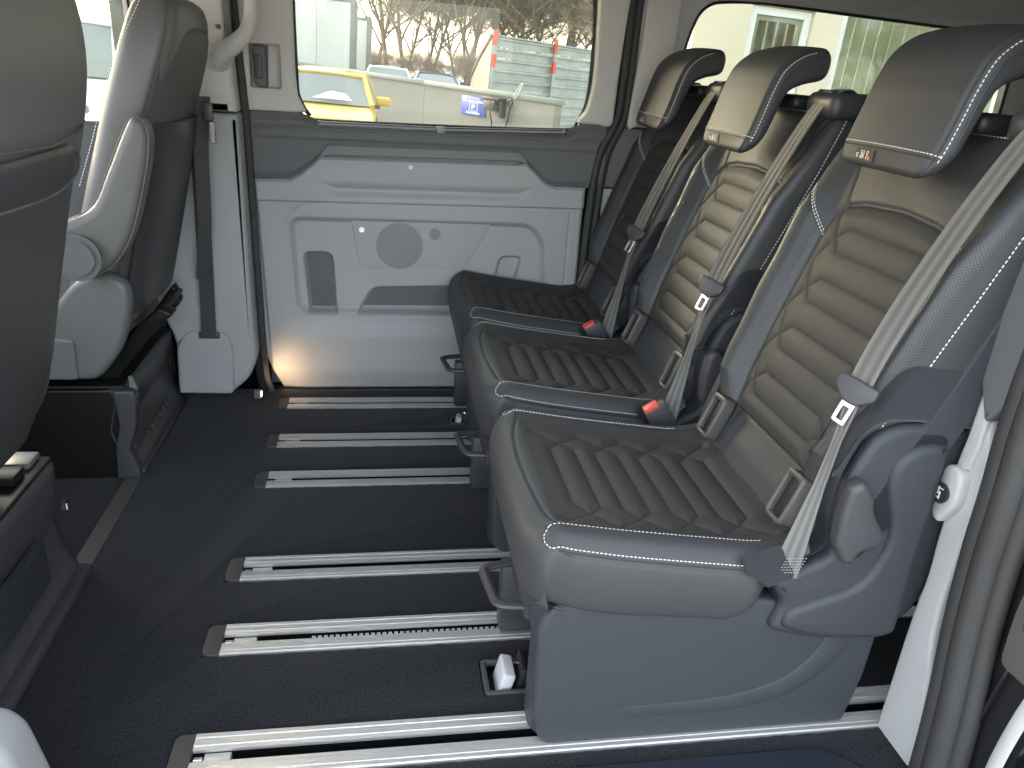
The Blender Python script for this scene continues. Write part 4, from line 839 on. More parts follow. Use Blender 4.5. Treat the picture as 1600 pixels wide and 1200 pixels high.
# ================================================================== front seats
LF = mat('glare_paled_seat_leather', (.135, .133, .128), .44, bump=.3, scale=600, var=.08, vscale=3); LFd = mat('glare_paled_back_cloth', (.095, .092, .087), .6, bump=.4, scale=700)  # both paled to carry lens glare; the leather itself is rear-seat charcoal
PLF = mat('front_seat_plastic', (.13, .14, .14), .42, bump=.3, scale=800)
def front_seat(name_label, y0, y1, secs, mback, grp='front seats seen from behind'):
    t = thing('front_seat', name_label, 'seat', (-.9, (y0+y1)/2, 0), grp); yc = (y0+y1)/2; hw = (y1-y0)/2
    A = crv(secs, 90)                                   # z, x_front, x_rear, width factor
    n = 96; an = np.arange(n)*2*pi/n; G = np.zeros((90, n, 3))
    for i, (z, xf, xr, wf_) in enumerate(A):
        c = (xf+xr)/2; h = (xr-xf)/2; cx_ = np.sign(np.cos(an))*abs(np.cos(an))**.62; sy_ = np.sign(np.sin(an))*abs(np.sin(an))**.42
        xx_ = c+h*cx_; dish = -.035*sst(.75, .2, abs(sy_))*(cx_ < 0)*-1
        groove = -.006*np.exp(-((abs(sy_)-.93)/.03)**2)*(cx_ > 0)
        G[i] = np.stack([xx_+dish+groove, yc+hw*wf_*sy_, np.full(n, z)], 1)
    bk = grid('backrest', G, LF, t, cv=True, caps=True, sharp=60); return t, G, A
ps, G, A = front_seat('light catching front passenger seat with folded padded armrest', 2.25, 2.77,
    [(.47, -.90, -.745, .80), (.55, -.905, -.735, .93), (.70, -.865, -.695, .98), (.85, -.818, -.652, 1.0), (1.0, -.768, -.612, 1.0), (1.1, -.735, -.578, 1.0), (1.2, -.70, -.540, .97), (1.28, -.672, -.520, .90), (1.335, -.65, -.525, .78), (1.36, -.625, -.555, .60), (1.366, -.600, -.585, .3)], LFd)
# back shell (dark), slightly proud of the leather
yc = 2.51
bs_ = []
for z, xf, xr, wf_ in crv([(.49, 0, -.735, .78), (.60, 0, -.715, .92), (.80, 0, -.655, .95), (1.0, 0, -.600, .95), (1.15, 0, -.552, .92), (1.22, 0, -.530, .86), (1.27, 0, -.522, .72), (1.29, 0, -.535, .55)], 50):
    bs_.append([(xr+.012-.045*abs(u)**4+.0, yc+.26*wf_*u, z) for u in np.linspace(-1, 1, 40)])
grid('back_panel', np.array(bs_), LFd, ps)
pkt = [[(xr, yc+.235*u, z) for u in np.linspace(-1, 1, 24)] for z, xr in ((.52, -.690), (.60, -.668), (.80, -.618), (1.0, -.570), (1.04, -.566), (1.045, -.580))]
pkt = np.array(pkt); pkt[..., 0] -= .05*abs((pkt[..., 1]-yc)/.235)**4
grid('map_pocket', pkt, M['shell2'], ps)
tube('pocket_hem', pkt[4], .005, M['shell2'], ps, n=8)
rs = [(np.array([(x, 2.262-.0, z) for z, x in zip(np.linspace(.88, 1.34, 200), np.interp(np.linspace(.88, 1.34, 200), [.88, 1.0, 1.2, 1.34], [-.80, -.752, -.678, -.60]))]), np.tile([0, -1, 0], (200, 1)))]
rs[0][0][:, 1] = 2.2515+.012*sst(1.15, 1.34, rs[0][0][:, 2])
stitch_mesh('side_stitching', rs, M['thread'], ps, L=.006, gap=.003, r=.0012)
ar = [(-.598, 1.058), (-.618, 1.070), (-.640, 1.050), (-.700, .930), (-.752, .838), (-.850, .785), (-.868, .72), (-.838, .665), (-.790, .650), (-.745, .668), (-.700, .705), (-.655, .780), (-.612, .910), (-.590, 1.010)]
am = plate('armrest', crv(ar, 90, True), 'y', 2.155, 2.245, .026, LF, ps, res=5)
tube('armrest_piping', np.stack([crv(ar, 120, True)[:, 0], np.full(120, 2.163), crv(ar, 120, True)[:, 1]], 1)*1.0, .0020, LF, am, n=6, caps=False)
hg = cyl('hinge', (-.792, 2.158, .715), 'y', .056, -.028, PLF, am, n=48, bev=-.006); cyl('hinge_cap', (-.792, 2.132, .715), 'y', .043, -.010, PLF, hg, n=40, bev=-.004)
plate('side_cover', rpoly([(-1.35, .335), (-.815, .335), (-.738, .43), (-.700, .56), (-.705, .63), (-.76, .655), (-.84, .63), (-.93, .52), (-1.35, .50)], [.01, .03, .05, .06, .05, .04, .06, .05, .02]), 'y', 2.215, 2.27, .02, PLF, ps, res=4)
plate('side_cover', rpoly([(-1.35, .34), (-.865, .34), (-.860, .462), (-.93, .468), (-1.35, .46)], .012), 'y', 2.207, 2.25, .008, PLF, ps, res=3)
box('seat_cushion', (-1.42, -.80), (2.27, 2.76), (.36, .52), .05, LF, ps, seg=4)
plate('slide_rail', rpoly([(-1.3, .294), (-.80, .294), (-.66, .47), (-.62, .50), (-.66, .52), (-.72, .47), (-.82, .34), (-1.3, .34)], .01), 'y', 2.33, 2.39, .006, M['blackmetal'], ps)
plate('slide_rail', rpoly([(-1.3, .294), (-.80, .294), (-.68, .44), (-.70, .50), (-.82, .34), (-1.3, .34)], .01), 'y', 2.66, 2.71, .006, M['blackmetal'], ps)
box('recline_rod', (-.70, -.68), (2.35, 2.70), (.462, .478), .004, M['blackmetal'], ps)
for yy_ in (2.42, 2.60): tube('headrest_post', [(-.60, yy_, 1.35), (-.595, yy_, 1.42)], .007, M['chrome'], ps, n=10)
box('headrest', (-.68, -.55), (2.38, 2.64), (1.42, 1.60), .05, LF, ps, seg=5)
def pedestal(name_label, x0, x1, y0, y1, h, near):
    t = thing('seat_pedestal', name_label, 'seat pedestal', ((x0+x1)/2, (y0+y1)/2, 0), 'boxes under the front seats')
    zz = [0, .03, .06, .16, .24, h-.02, h]; off = [.020, .018, .0, -.020, .0, .004, -.012]
    ys = np.r_[y0, y0+.012, y0+.05, np.linspace(y0+.08, y1-.08, 12), y1-.05, y1-.012, y1]; Gp = []
    za = np.linspace(0, h, 30)
    for z in za:
        o = np.interp(z, zz, off); Gp.append([(x1+o-.030*(1 if (y in (ys[0], ys[-1])) else .35 if (y in (ys[1], ys[-2])) else 0), y, z) for y in ys])
    Gp = np.array(Gp); grid('rear_cover', Gp, M['shell2'], t, sharp=50)
    box('core', (x0, x1-.045), (y0+.004, y1-.004), (.0, h-.01), .012, M['black'], t)
    box('top_frame', (x0, x1-.005), (y0+.02, y1-.02), (h-.012, h+.004), .006, M['blackmetal'], t)
    return t
pp_ = pedestal('dark seat pedestal with pinholed vents beneath the farther front seat', -1.40, -.765, 2.25, 2.86, .292, False)
plate('corner_post', rpoly([(-.812, .0), (-.745, .0), (-.742, .02), (-.765, .10), (-.738, .17), (-.726, .27), (-.735, .292), (-.790, .292), (-.785, .18), (-.805, .10)], .008), 'y', 2.238, 2.275, .008, M['shell2'], pp_, res=3)
plate('side_sheet', [(-1.4, .0), (-.80, .0), (-.79, .18), (-.792, .290), (-1.4, .290)], 'y', 2.252, 2.26, .002, M['blackmetal'], pp_)
plate('bright_lip', [(-1.0, .286), (-.79, .286), (-.79, .290), (-1.0, .290)], 'y', 2.246, 2.252, .001, M['shell2'], pp_)
plate('tab', rpoly([(-.722, .292), (-.735, .335), (-.745, .335), (-.745, .30)], .003), 'y', 2.25, 2.262, .002, PLF, pp_)
V, F = [], []
def tiny(x, y, z, a, b, c):
    o = len(V); V.extend([(x+i*a, y+j*b, z+k*c) for i in (0, 1) for j in (-.5, .5) for k in (-.5, .5)]); F.extend([tuple(o+q for q in f) for f in ((4, 6, 7, 5), (0, 4, 5, 1), (2, 3, 7, 6), (1, 5, 7, 3), (0, 2, 6, 4))])
for i in range(10): tiny(-.772+.001, 2.30+.0, .14-.0105*i, .004, .007, .004); tiny(-.766, 2.34+.045*i, .060+.009*i*.3, .004, .010, .004); tiny(-.766, 2.35+.045*i, .045+.009*i*.3, .004, .008, .004)
mesh_np('vent_pips', V, F, PLF, pp_, smooth=False)['kind'] = 'stuff'
box('lower_step', (-.765, -.735), (2.26, 2.84), (.0, .022), .006, M['shell2'], pp_)
ns, G, A = front_seat('large front seat back filling the left edge, its rear side facing the cabin', 1.14, 1.74,
    [(.40, -.95, -.80, .80), (.46, -.93, -.755, .90), (.55, -.90, -.705, .97), (.69, -.86, -.676, 1.0), (.83, -.82, -.640, 1.0), (.96, -.78, -.603, 1.0), (1.05, -.75, -.572, 1.0), (1.166, -.72, -.546, 1.0), (1.25, -.70, -.540, .98), (1.33, -.68, -.548, .93), (1.40, -.66, -.565, .80), (1.43, -.63, -.60, .55)], LFd)
tube('back_seam', crv([(-.556, 1.20, 1.085), (-.552, 1.45, 1.075), (-.556, 1.60, 1.085), (-.575, 1.69, 1.098)], 50), .003, LFd, ns, n=6)
tube('back_seam', crv([(-.560, 1.20, 1.00), (-.558, 1.45, .995), (-.566, 1.60, 1.02), (-.585, 1.66, 1.07)], 50), .003, LFd, ns, n=6)
sh_ = []
for z, xr, wv in crv([(.47, -.742, .74), (.60, -.690, .84), (.80, -.640, .86), (.95, -.600, .84), (1.04, -.572, .78), (1.065, -.572, .70)], 40):
    sh_.append([(xr+.010-.030*abs(u)**6, 1.4275+.2875*wv*u, z) for u in np.linspace(-1, 1, 40)])
grid('back_shell', np.array(sh_), M['shell2'], ns)
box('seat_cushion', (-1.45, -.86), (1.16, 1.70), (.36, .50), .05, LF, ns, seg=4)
np_ = pedestal('dark seat pedestal with ribbed vent and round switch at the lower left', -1.40, -.775, 1.0, 1.790, .325, True)
box('lower_step', (-.775, -.728), (1.02, 1.765), (.0, .030), .008, M['shell2'], np_)
for i in range(11): box('vent_slat', (-.780, -.760), (1.22, 1.62), (.085+.0105*i, .090+.0105*i), .0012, M['shell'], np_, seg=1)
kb = cyl('switch', (-.771, 1.765, .192), 'x', .018, .006, M['mirror'], np_, n=28, bev=.001)
box('icon', (-.766, -.7635), (1.762, 1.768), (.184, .200), .0005, M['white'], kb, seg=1)
box('slide_rail', (-1.3, -.80), (1.62, 1.68), (.330, .352), .004, M['blackmetal'], np_)
box('slide_stop', (-.86, -.80), (1.70, 1.765), (.328, .345), .006, PLF, np_)
# small courtesy lamp low on the pillar, lit, its glow falls on the door panel
cl = thing('courtesy_lamp', 'tiny lit courtesy lamp low at the foot of the grey pillar', 'lamp', (-.470, 2.79, .055))
box('lamp_housing', (-.486, -.462), (2.775, 2.800), (.030, .062), .004, M['panel_dark'], cl)
em = bpy.data.materials.new('warm_lamp_lens'); em.use_nodes = True; e_ = em.node_tree.nodes['Principled BSDF']; e_.inputs['Emission Color'].default_value = (1, .62, .3, 1); e_.inputs['Emission Strength'].default_value = 1.0
box('lens', (-.4625, -.459), (2.780, 2.796), (.036, .056), .001, em, cl, seg=1)
ld = bpy.data.lights.new('courtesy_light', 'SPOT'); lo = bpy.data.objects.new('courtesy_light', ld); COL.objects.link(lo)
ld.energy = .20; ld.color = (1, .62, .32); ld.spot_size = R(100); ld.spot_blend = 1; ld.shadow_soft_size = .01
lo.location = (-.452, 2.800, .060); lo.rotation_euler = (Vector((-.345, 2.93, .105))-Vector(lo.location)).to_track_quat('-Z', 'Y').to_euler()
# ================================================================== outdoors; the lot slopes a little against the van
PHI = R(2.6); ME = Matrix(((cos(PHI), 0, sin(PHI)), (0, 1, 0), (-sin(PHI), 0, cos(PHI)))).to_4x4()
EXT = []
def ext(o): EXT.append(o); return o
def ething(*a, **k): return ext(thing(*a, **k))
M['ground'] = mat('pale_concrete_yard', (.30, .29, .27), .9, var=.15, vscale=1.2, bump=.6, scale=40)
M['wallpaint'] = mat('grey_rendered_wall', (.19, .19, .175), .85, var=.06, vscale=.8, bump=.4, scale=60)
M['coping'] = mat('grey_metal_coping', (.20, .22, .21), .5, metal=.3)
M['yellow'] = mat('yellow_car_paint', (.55, .37, .012), .3, coat=.6)
M['whitep'] = mat('white_vehicle_paint', (.75, .75, .73), .35, coat=.3)
M['contw'] = mat('white_container_panel', (.60, .60, .56), .6, var=.04, vscale=.5)
M['contframe'] = mat('weathered_container_frame', (.20, .19, .17), .7, var=.3, vscale=3)
M['galv'] = mat('galvanised_sheet', (.30, .33, .315), .5, metal=.35, var=.14, vscale=1.8, stretch=(1, 1, 2.5))
M['redp'] = mat('red_post_band', (.55, .06, .04), .5)
M['bark'] = mat('bare_winter_bark', (.16, .12, .085), .9)
M['twig'] = mat('brown_twigs', (.31, .24, .17), .9)
M['board'] = mat('weathered_boards', (.42, .34, .24), .85, var=.2, vscale=2)
M['cream'] = mat('cream_render', (.66, .59, .44), .9, var=.05, vscale=1.5, bump=.5, scale=50)
M['frame'] = mat('white_window_frame', (.72, .72, .68), .5)
M['pane'] = glassmat('building_glass', (.90, .94, .86), 3.0)
M['carglass'] = mat('car_glass', (.22, .24, .23), .12, spec=.5)
M['blue'] = mat('blue_sign_sheet', (.025, .07, .38), .4)
M['blind'] = mat('pale_vertical_blind', (.60, .60, .52), .8)
M['tyre'] = mat('tyre', (.02, .02, .02), .8)
gp = mesh_np('ground', [(-300, -300, 0), (300, -300, 0), (300, 500, 0), (-300, 500, 0)], [(0, 1, 2, 3)], M['ground'], None, smooth=False); gp['kind'] = 'structure'; ext(gp)
# perimeter wall
WA = np.array([-2.625, 27.58]); WB = np.array([3.645, 17.42]); WD = (WB-WA)/np.linalg.norm(WB-WA); WN = np.array([-WD[1], WD[0]])
if WN[1] > 0: WN = -WN
def Wp(s, z, off=0): q = WA+WD*s+WN*off; return (q[0], q[1], z)
def wbox(nm, s0, s1, z0, z1, o0, o1, m_, par, bev=0.0):
    ob = box(nm, (s0, s1), (o0, o1), (z0, z1), bev, m_, None); me = ob.data; V = np.empty(len(me.vertices)*3); me.vertices.foreach_get('co', V); V = V.reshape(-1, 3)
    W = np.array([Wp(a, c, b) for a, b, c in V])-wloc(par); me.vertices.foreach_set('co', W.ravel()); me.update()
    bm = bmesh.new(); bm.from_mesh(me); bmesh.ops.recalc_face_normals(bm, faces=bm.faces); bm.to_mesh(me); bm.free(); ob.parent = par; return ob
wl = ething('perimeter_wall', 'low grey rendered wall with metal coping running across the yard', 'wall', (0, 22, 0))
for k in range(5): wbox('wall_section', -13+k*5, -8+k*5-(.012 if k < 4 else .06), 0, 1.19, -.22, 0, M['wallpaint'], wl)
for k in range(5): wbox('coping', -13+k*5, -8+k*5-.006, 1.191, 1.30, -.25, .035, M['coping'], wl, .008)
cpt_ = ething('coping_clamp', 'bent white wire clamp sticking up from the wall coping', 'clamp', Wp(10.7, 1.3, .04))
P_ = [Wp(10.62, 1.20, .05), Wp(10.66, 1.30, .06), Wp(10.78, 1.50, .03), Wp(10.84, 1.53, .02), Wp(10.86, 1.49, .05), Wp(10.74, 1.25, .07), Wp(10.66, 1.18, .06)]
tube('clamp_loop', crv(P_, 40), .009, M['whitep'], cpt_, n=6)
# parking sign
sg = ething('parking_sign', 'blue parking sign with white R, P and KUNDEN on the grey wall', 'sign', Wp(9.1, .67, .02))
wbox('sign_plate', 8.65, 9.60, .665, 1.095, .012, .03, M['blue'], sg, .003)
def wtext(s, cs, cz, size, par, bold=0.0, sx=1.0, m_=None):
    cu = bpy.data.curves.new('t', 'FONT'); cu.body = s; cu.size = size; cu.extrude = .002; cu.offset = bold; cu.align_x = 'CENTER'; cu.align_y = 'CENTER'; cu.resolution_u = 2
    ob = bpy.data.objects.new('t', cu); COL.objects.link(ob); dg = bpy.context.evaluated_depsgraph_get(); me = bpy.data.meshes.new_from_object(ob.evaluated_get(dg)); bpy.data.objects.remove(ob); bpy.data.curves.remove(cu)
    V = np.empty(len(me.vertices)*3); me.vertices.foreach_get('co', V); V = V.reshape(-1, 3)
    W = np.array([Wp(cs+a*sx, cz+b, .033+c) for a, b, c in V])-wloc(par); me.vertices.foreach_set('co', W.ravel()); me.materials.clear(); me.materials.append(m_ or M['white']); me.update()
    o = bpy.data.objects.new('lettering', me); COL.objects.link(o); o.parent = par; return o
SX = 1.9
wtext('R', 8.80, 1.005, .14, sg, .002, SX); wtext('AUTOHAUS', 9.16, 1.050, .045, sg, 0, SX*.9); wtext('OSENWERTH', 9.22, .985, .065, sg, .001, SX*.80)
wtext('P', 9.14, .855, .15, sg, .003, SX); wtext('KUNDEN', 9.14, .720, .075, sg, .001, SX*.9)
for a, b, c, d in ((8.98, 9.30, .940, .947), (8.98, 9.30, .766, .773), (8.98, 8.992, .766, .947), (9.288, 9.30, .766, .947)): wbox('frame_line', a, b, c, d, .0301, .033, M['white'], sg)
wc = ething('wall_charger', 'black wall charger box with hanging cable beside the blue sign', 'charger', Wp(10.0, .72, .1))
wbox('housing', 9.75, 10.15, .86, 1.09, .0, .22, M['black'], wc, .03); wbox('hood', 9.70, 10.32, 1.09, 1.15, .0, .24, M['black'], wc, .015); wbox('holder', 10.24, 10.34, .72, 1.12, .0, .14, M['black'], wc, .02)
wbox('status_lamp', 10.10, 10.13, 1.05, 1.07, .221, .226, M['whitep'], wc)
tube('cable', crv([Wp(9.98, .88, .2), Wp(10.0, .75, .18), Wp(10.02, .60, .14), Wp(10.0, .35, .1), Wp(10.05, .15, .1)], 30), .018, M['black'], wc, n=8)
wh = ething('cable_hook', 'black cable loop hanging on the wall right of the charger', 'cable', Wp(10.55, 1.1, .05))
tube('loop', crv([Wp(10.50, 1.00, .06), Wp(10.46, 1.07, .06), Wp(10.50, 1.14, .06), Wp(10.56, 1.15, .06), Wp(10.60, 1.09, .06), Wp(10.56, 1.0, .06), Wp(10.53, .92, .06), Wp(10.50, .75, .06), Wp(10.44, .55, .06), Wp(10.40, .3, .06)], 60), .020, M['black'], wh, n=8)
# cars
def car(label, paint, cx_, cy_, W=1.80, H=1.46, L=4.2, hood=.85, name='parked_car', group=None, mirrors=True):
    t = ething(name, label, 'car' if H < 1.7 else 'van', (cx_, cy_, 0), group=group); f = cy_              # front bumper at y = f, nose towards -y
    b0 = rpoly([(f, .30), (f+.02, .62), (f+.12, .78), (f+hood+.02, .96 if H < 1.7 else 1.05), (f+L-.45, .98), (f+L-.05, .92), (f+L, .45), (f+L-.05, .28), (f+.1, .25)], [.08, .1, .12, .1, .1, .1, .1, .05, .05])
    plate('body', b0, 'x', cx_-W/2, cx_+W/2, .11, paint, t, res=4)
    zb = .97 if H < 1.7 else 1.06; yb0, yb1 = f+hood, f+L-.30; yt0, yt1 = f+hood+.72, f+L-.75; wb, wt = W/2-.06, W/2-.24
    def ring(k, ins=0): 
        y0 = yb0+(yt0-yb0)*k; y1 = yb1+(yt1-yb1)*k; w_ = wb+(wt-wb)*k-ins; z = zb+(H-.05-zb)*k; return [(cx_-w_, y0+ins, z), (cx_+w_, y0+ins, z), (cx_+w_, y1-ins, z), (cx_-w_, y1-ins, z)]
    a = np.array(ring(0, .01)); b = np.array(ring(1, .01)); nm = ['windscreen', 'side_window', 'rear_window', 'side_window']
    for i in range(4):
        j = (i+1) % 4; q = [a[i], a[j], b[j], b[i]]; g = 6; Gs = np.array([[(q[0]*(1-u)+q[1]*u)*(1-v)+(q[3]*(1-u)+q[2]*u)*v for u in np.linspace(0, 1, g)] for v in np.linspace(0, 1, g)])
        c = Gs.mean((0, 1)); o_ = c-np.array([cx_, (yb0+yb1)/2, c[2]]); o_ /= np.linalg.norm(o_)
        for p in range(g):
            for r_ in range(g): Gs[p, r_] += o_*.05*(1-((r_/(g-1)-.5)*2)**2)
        grid(nm[i], Gs, M['carglass'], t)
    A0, B0 = np.array(ring(0)), np.array(ring(1))
    for i in range(4): tube('roof_pillar', lin([A0[i], B0[i]], 6), .045, paint, t, n=8)
    rf = np.array([[(cx_+u*(wt+.015), yy_, H-.07+.075*(1-u**2*.8)*min(1, 6*s_*(1-s_)+.25)) for u in np.linspace(-1, 1, 14)] for s_, yy_ in zip(np.linspace(0, 1, 14), np.linspace(yt0-.06, yt1+.05, 14))])
    rfb = rf-np.array([0, 0, .05]); o = grid('roof', rf, paint, t); 
    for ii in (0, -1): tube('roof_edge', rf[ii]-np.array([0, 0, .012]), .03, paint, o, n=8)
    tube('roof_edge', rf[:, 0]-np.array([0, 0, .01]), .035, paint, o, n=8); tube('roof_edge', rf[:, -1]-np.array([0, 0, .01]), .035, paint, o, n=8)
    for sx_ in (-1, 1):
        for yy_ in (f+.80, f+L-.80):
            w_ = cyl('wheel', (cx_+sx_*(W/2-.20), yy_, .33), 'x', .33, sx_*.215, M['tyre'], t, n=28, bev=sx_*.03); cyl('rim', (cx_+sx_*(W/2+.010), yy_, .33), 'x', .21, sx_*.01, M['chrome'], w_, n=20)
        box('headlight', (cx_+sx_*.55-.17, cx_+sx_*.55+.17), (f-.005, f+.06), (.62, .72), .02, M['carglass'], t)
        if mirrors:
            mrm = box('wing_mirror', (cx_+sx_*1.04-.13, cx_+sx_*1.04+.13), (f+hood+.28, f+hood+.42), (.98, 1.13), .05, paint, t, seg=4); box('mirror_foot', (cx_+sx_*.93-.08, cx_+sx_*.93+.06), (f+hood+.32, f+hood+.38), (.93, .99), .015, M['black'], mrm)
    box('number_plate', (cx_-.26, cx_+.26), (f-.012, f-.002), (.42, .53), .002, M['white'], t, seg=1)
    box('rear_view_mirror', (cx_-.13, cx_+.13), (yt0-.10, yt0-.08), (H-.20, H-.13), .008, M['black'], t)
    return t
yc_ = car('bright yellow car parked facing the van in front of the grey wall', M['yellow'], -1.03, 13.1, W=1.84, H=1.47)
ap = ething('paper_sheet', 'white paper lying behind the windscreen of the yellow car', 'paper', (-.9, 13.9, 1.02))
mesh_np('sheet', [(-1.15, 13.93, 1.035), (-.50, 13.93, 1.035), (-.60, 14.02, 1.13), (-.85, 14.04, 1.16)], [(0, 1, 2, 3)], M['whitep'], ap, smooth=False)
car('white car parked behind the grey wall near the white containers', M['whitep'], .15, 29.5, H=1.42, group='cars behind the wall')
car('dark blue car parked behind the grey wall left of the corrugated container', mat('dark_blue_paint', (.02, .03, .06), .3, coat=.5), 2.0, 31.0, H=1.38, group='cars behind the wall')
car('white van outside, seen in the gap between the two front seats', M['whitep'], -4.75, 12.2, W=1.95, H=1.86, L=4.8, hood=.7, name='parked_van')
# white containers
def container(label, x0, x1, y0, y1, z0, z1):
    t = ething('white_container', label, 'container', ((x0+x1)/2, (y0+y1)/2, 0), group='white box containers beyond the wall')
    n = 6; wd = (x1-x0)/n
    for k in range(n): box('side_panel', (x0+k*wd+.004, x0+(k+1)*wd-.004), (y0, y0+.04), (z0+.1, z1-.1), .006, M['contw'], t, seg=1)
    box('roof', (x0, x1-.02), (y0+.02, y1-.02), (z1-.099, z1-.02), .01, M['contw'], t); box('back', (x0, x1-.05), (y0+.05, y1), (z0+.1, z1-.1), .01, M['contw'], t)
    box('top_rail', (x0, x1), (y0-.03, y0-.001), (z1-.10, z1), .006, M['contframe'], t); box('bottom_rail', (x0, x1), (y0-.03, y0-.001), (z0, z0+.10), .006, M['contframe'], t)
    for yy_ in (y0-.04, y1-.08): box('corner_post', (x1-.10, x1+.04), (yy_, yy_+.14), (z0, z1+.06), .01, M['contframe'], t)
    for k in range(2):
        m_ = (y1-y0)/2; d_ = box('end_door', (x1-.03, x1+.015), (y0+.12+k*(m_-.06), y0+k*(m_-.06)+m_), (z0+.1, z1-.08), .008, M['contw'], t)
        for q in (.3, .7): tube('lock_rod', [(x1+.05, y0+.12+k*(m_-.06)+q*m_*.85, z0+.1), (x1+.05, y0+.12+k*(m_-.06)+q*m_*.85, z1-.1)], .02, M['contframe'], d_, n=6)
    box('end_header', (x1-.02, x1+.05), (y0, y1), (z1-.08, z1+.05), .01, M['contframe'], t)
    for xx_ in (x0+.5, x1-.6): box('support_leg', (xx_, xx_+.12), (y0+.2, y0+.32), (0, z0+.1), .01, M['contframe'], t)
container('large white container with dark end frame behind the yellow car', -8.5, -1.10, 30, 32.5, .9, 3.42)
container('smaller white container just right of and behind the large one', -5.5, -.62, 34, 36.4, .8, 3.05)
# corrugated steel container with red and white posts
sc_ = ething('steel_container', 'open galvanised corrugated steel container with red and white posts', 'container', (4, 22, 0))
A1 = np.array([2.62, 21.0]); B1 = np.array([6.6, 24.6]); dv_ = (B1-A1)/np.linalg.norm(B1-A1); nv_ = np.array([dv_[1], -dv_[0]]); Lc = np.linalg.norm(B1-A1)
def cp(s, z, o=0): q = A1+dv_*s+nv_*o; return (q[0], q[1], z)
TOP = 2.52; rows = 10; hh = TOP/rows
for k in range(rows):
    z0 = k*hh; prof = [(z0+.004, 0), (z0+hh*.70, 0), (z0+hh*.74, .055), (z0+hh*.88, .055), (z0+hh*.93, 0), (z0+hh-.004, 0)]
    Gp = np.array([[cp(s, z, o) for z, o in prof] for s in np.linspace(0, Lc, 3)]); grid('corrugated_sheet', Gp, M['galv'], sc_, sharp=20)
def cbox(nm, s0, s1, z0, z1, o0, o1, m_, par):
    V = [cp(s, z, o) for s in (s0, s1) for o in (o0, o1) for z in (z0, z1)]; F = [(0, 1, 3, 2), (4, 6, 7, 5), (0, 4, 5, 1), (2, 3, 7, 6), (1, 5, 7, 3), (0, 2, 6, 4)]
    return mesh_np(nm, V, F, m_, par, smooth=False)
for s_ in (0.0, 2.55, 5.1):
    p_ = cbox('post', s_-.04, s_+.06, 0, TOP+.10, .06, .12, M['galv'], sc_)
    for za, zb_ in ((TOP-.22, TOP+.13), (TOP-.72, TOP-.42)): cbox('red_band', s_-.045, s_+.065, za, zb_, .055, .126, M['redp'], p_)
cbox('top_rail', -.04, Lc, TOP, TOP+.035, -.05, .07, M['galv'], sc_)
bk_ = np.array([2.86, 27.5]);
for k in range(9):
    u0, u1 = k/9+.004, (k+1)/9-.004; f_ = lambda u: A1+(bk_-A1)*u; za = np.interp([u0, u1], [0, .5, 1], [TOP, 2.05, 1.45])
    a, b = f_(u0), f_(u1); V = [(a[0], a[1], 0), (b[0], b[1], 0), (b[0], b[1], za[1]), (a[0], a[1], za[0])]; V += [(x+.04, y, z) for x, y, z in V]
    mesh_np('side_board', V, [(0, 1, 2, 3), (7, 6, 5, 4), (0, 3, 7, 4), (1, 5, 6, 2), (3, 2, 6, 7)], M['board'], sc_, smooth=False)
tube('side_rail', [(2.60, 21.0, TOP), (2.72, 24.25, 2.07), (2.84, 27.5, 1.47)], .05, M['contframe'], sc_, n=6)
# bare trees
def branchset(seed, h, spread=.5, levels=6):
    r_ = random.Random(seed); parts = [[], []]                        # (pts, radii) for trunk set, crown set
    def go(p, d, L_, rad, lv):
        n = 4 if lv > 2 else 6; pts = [p]; q = Vector(p); dd = Vector(d)
        for i in range(n-1):
            dd = (dd+Vector((r_.gauss(0, .10), r_.gauss(0, .10), r_.gauss(.02, .06)))).normalized(); q = q+dd*L_/(n-1); pts.append(tuple(q))
        parts[0 if lv < 2 else 1].append((pts, rad, rad*.55, lv))
        if lv >= levels: return
        k = [7, 5, 5, 4, 4, 2][lv]
        for i in range(k):
            t = r_.uniform(.30, 1.0) if lv else r_.uniform(.22, 1.0); j = min(int(t*(n-1)), n-2); f = t*(n-1)-j; a = Vector(pts[j]).lerp(Vector(pts[j+1]), f)
            ax = Vector((r_.gauss(0, 1), r_.gauss(0, 1), r_.gauss(0, .5))).normalized(); nd = (dd*.62+ax*spread*1.25+Vector((0, 0, .22))).normalized()
            go(tuple(a), tuple(nd), L_*r_.uniform(.52, .74), rad*(.55-.12*t), lv+1)
    go((0, 0, 0), (0, 0, 1), h*.52, h*.0105, 0); out = []
    for ps_ in parts:
        V, F = [], []
        for pts, r0, r1, lv in ps_:
            sd_ = 6 if lv < 2 else 3; P = np.array(pts); rr = np.linspace(r0, r1, len(P)).clip(.009); S_ = tubeV(P, rr, sd_, up=(.3, .2, 1)); o = len(V); V.extend(S_.reshape(-1, 3).tolist()); F.extend((gridF(len(P), sd_, False, True)+o).tolist())
        me_o = mesh_np('x', V, np.array(F), M['bark'] if ps_ is parts[0] else M['twig'], None, smooth=False); me = me_o.data; bpy.data.objects.remove(me_o); out.append(me)
    return out
TV = [branchset(11, 13), branchset(23, 11, .6), branchset(37, 9, .75, 6)]
def tree(v, x, y, rot, s, label):
    t = ething('bare_tree', label, 'tree', (x, y, 0), group='bare winter trees beyond the wall')
    for nm, me in zip(('trunk', 'crown'), TV[v]):
        o = bpy.data.objects.new(nm, me); COL.objects.link(o); o.parent = t; o.rotation_euler[2] = rot; o.scale = (s, s, s)
    return t
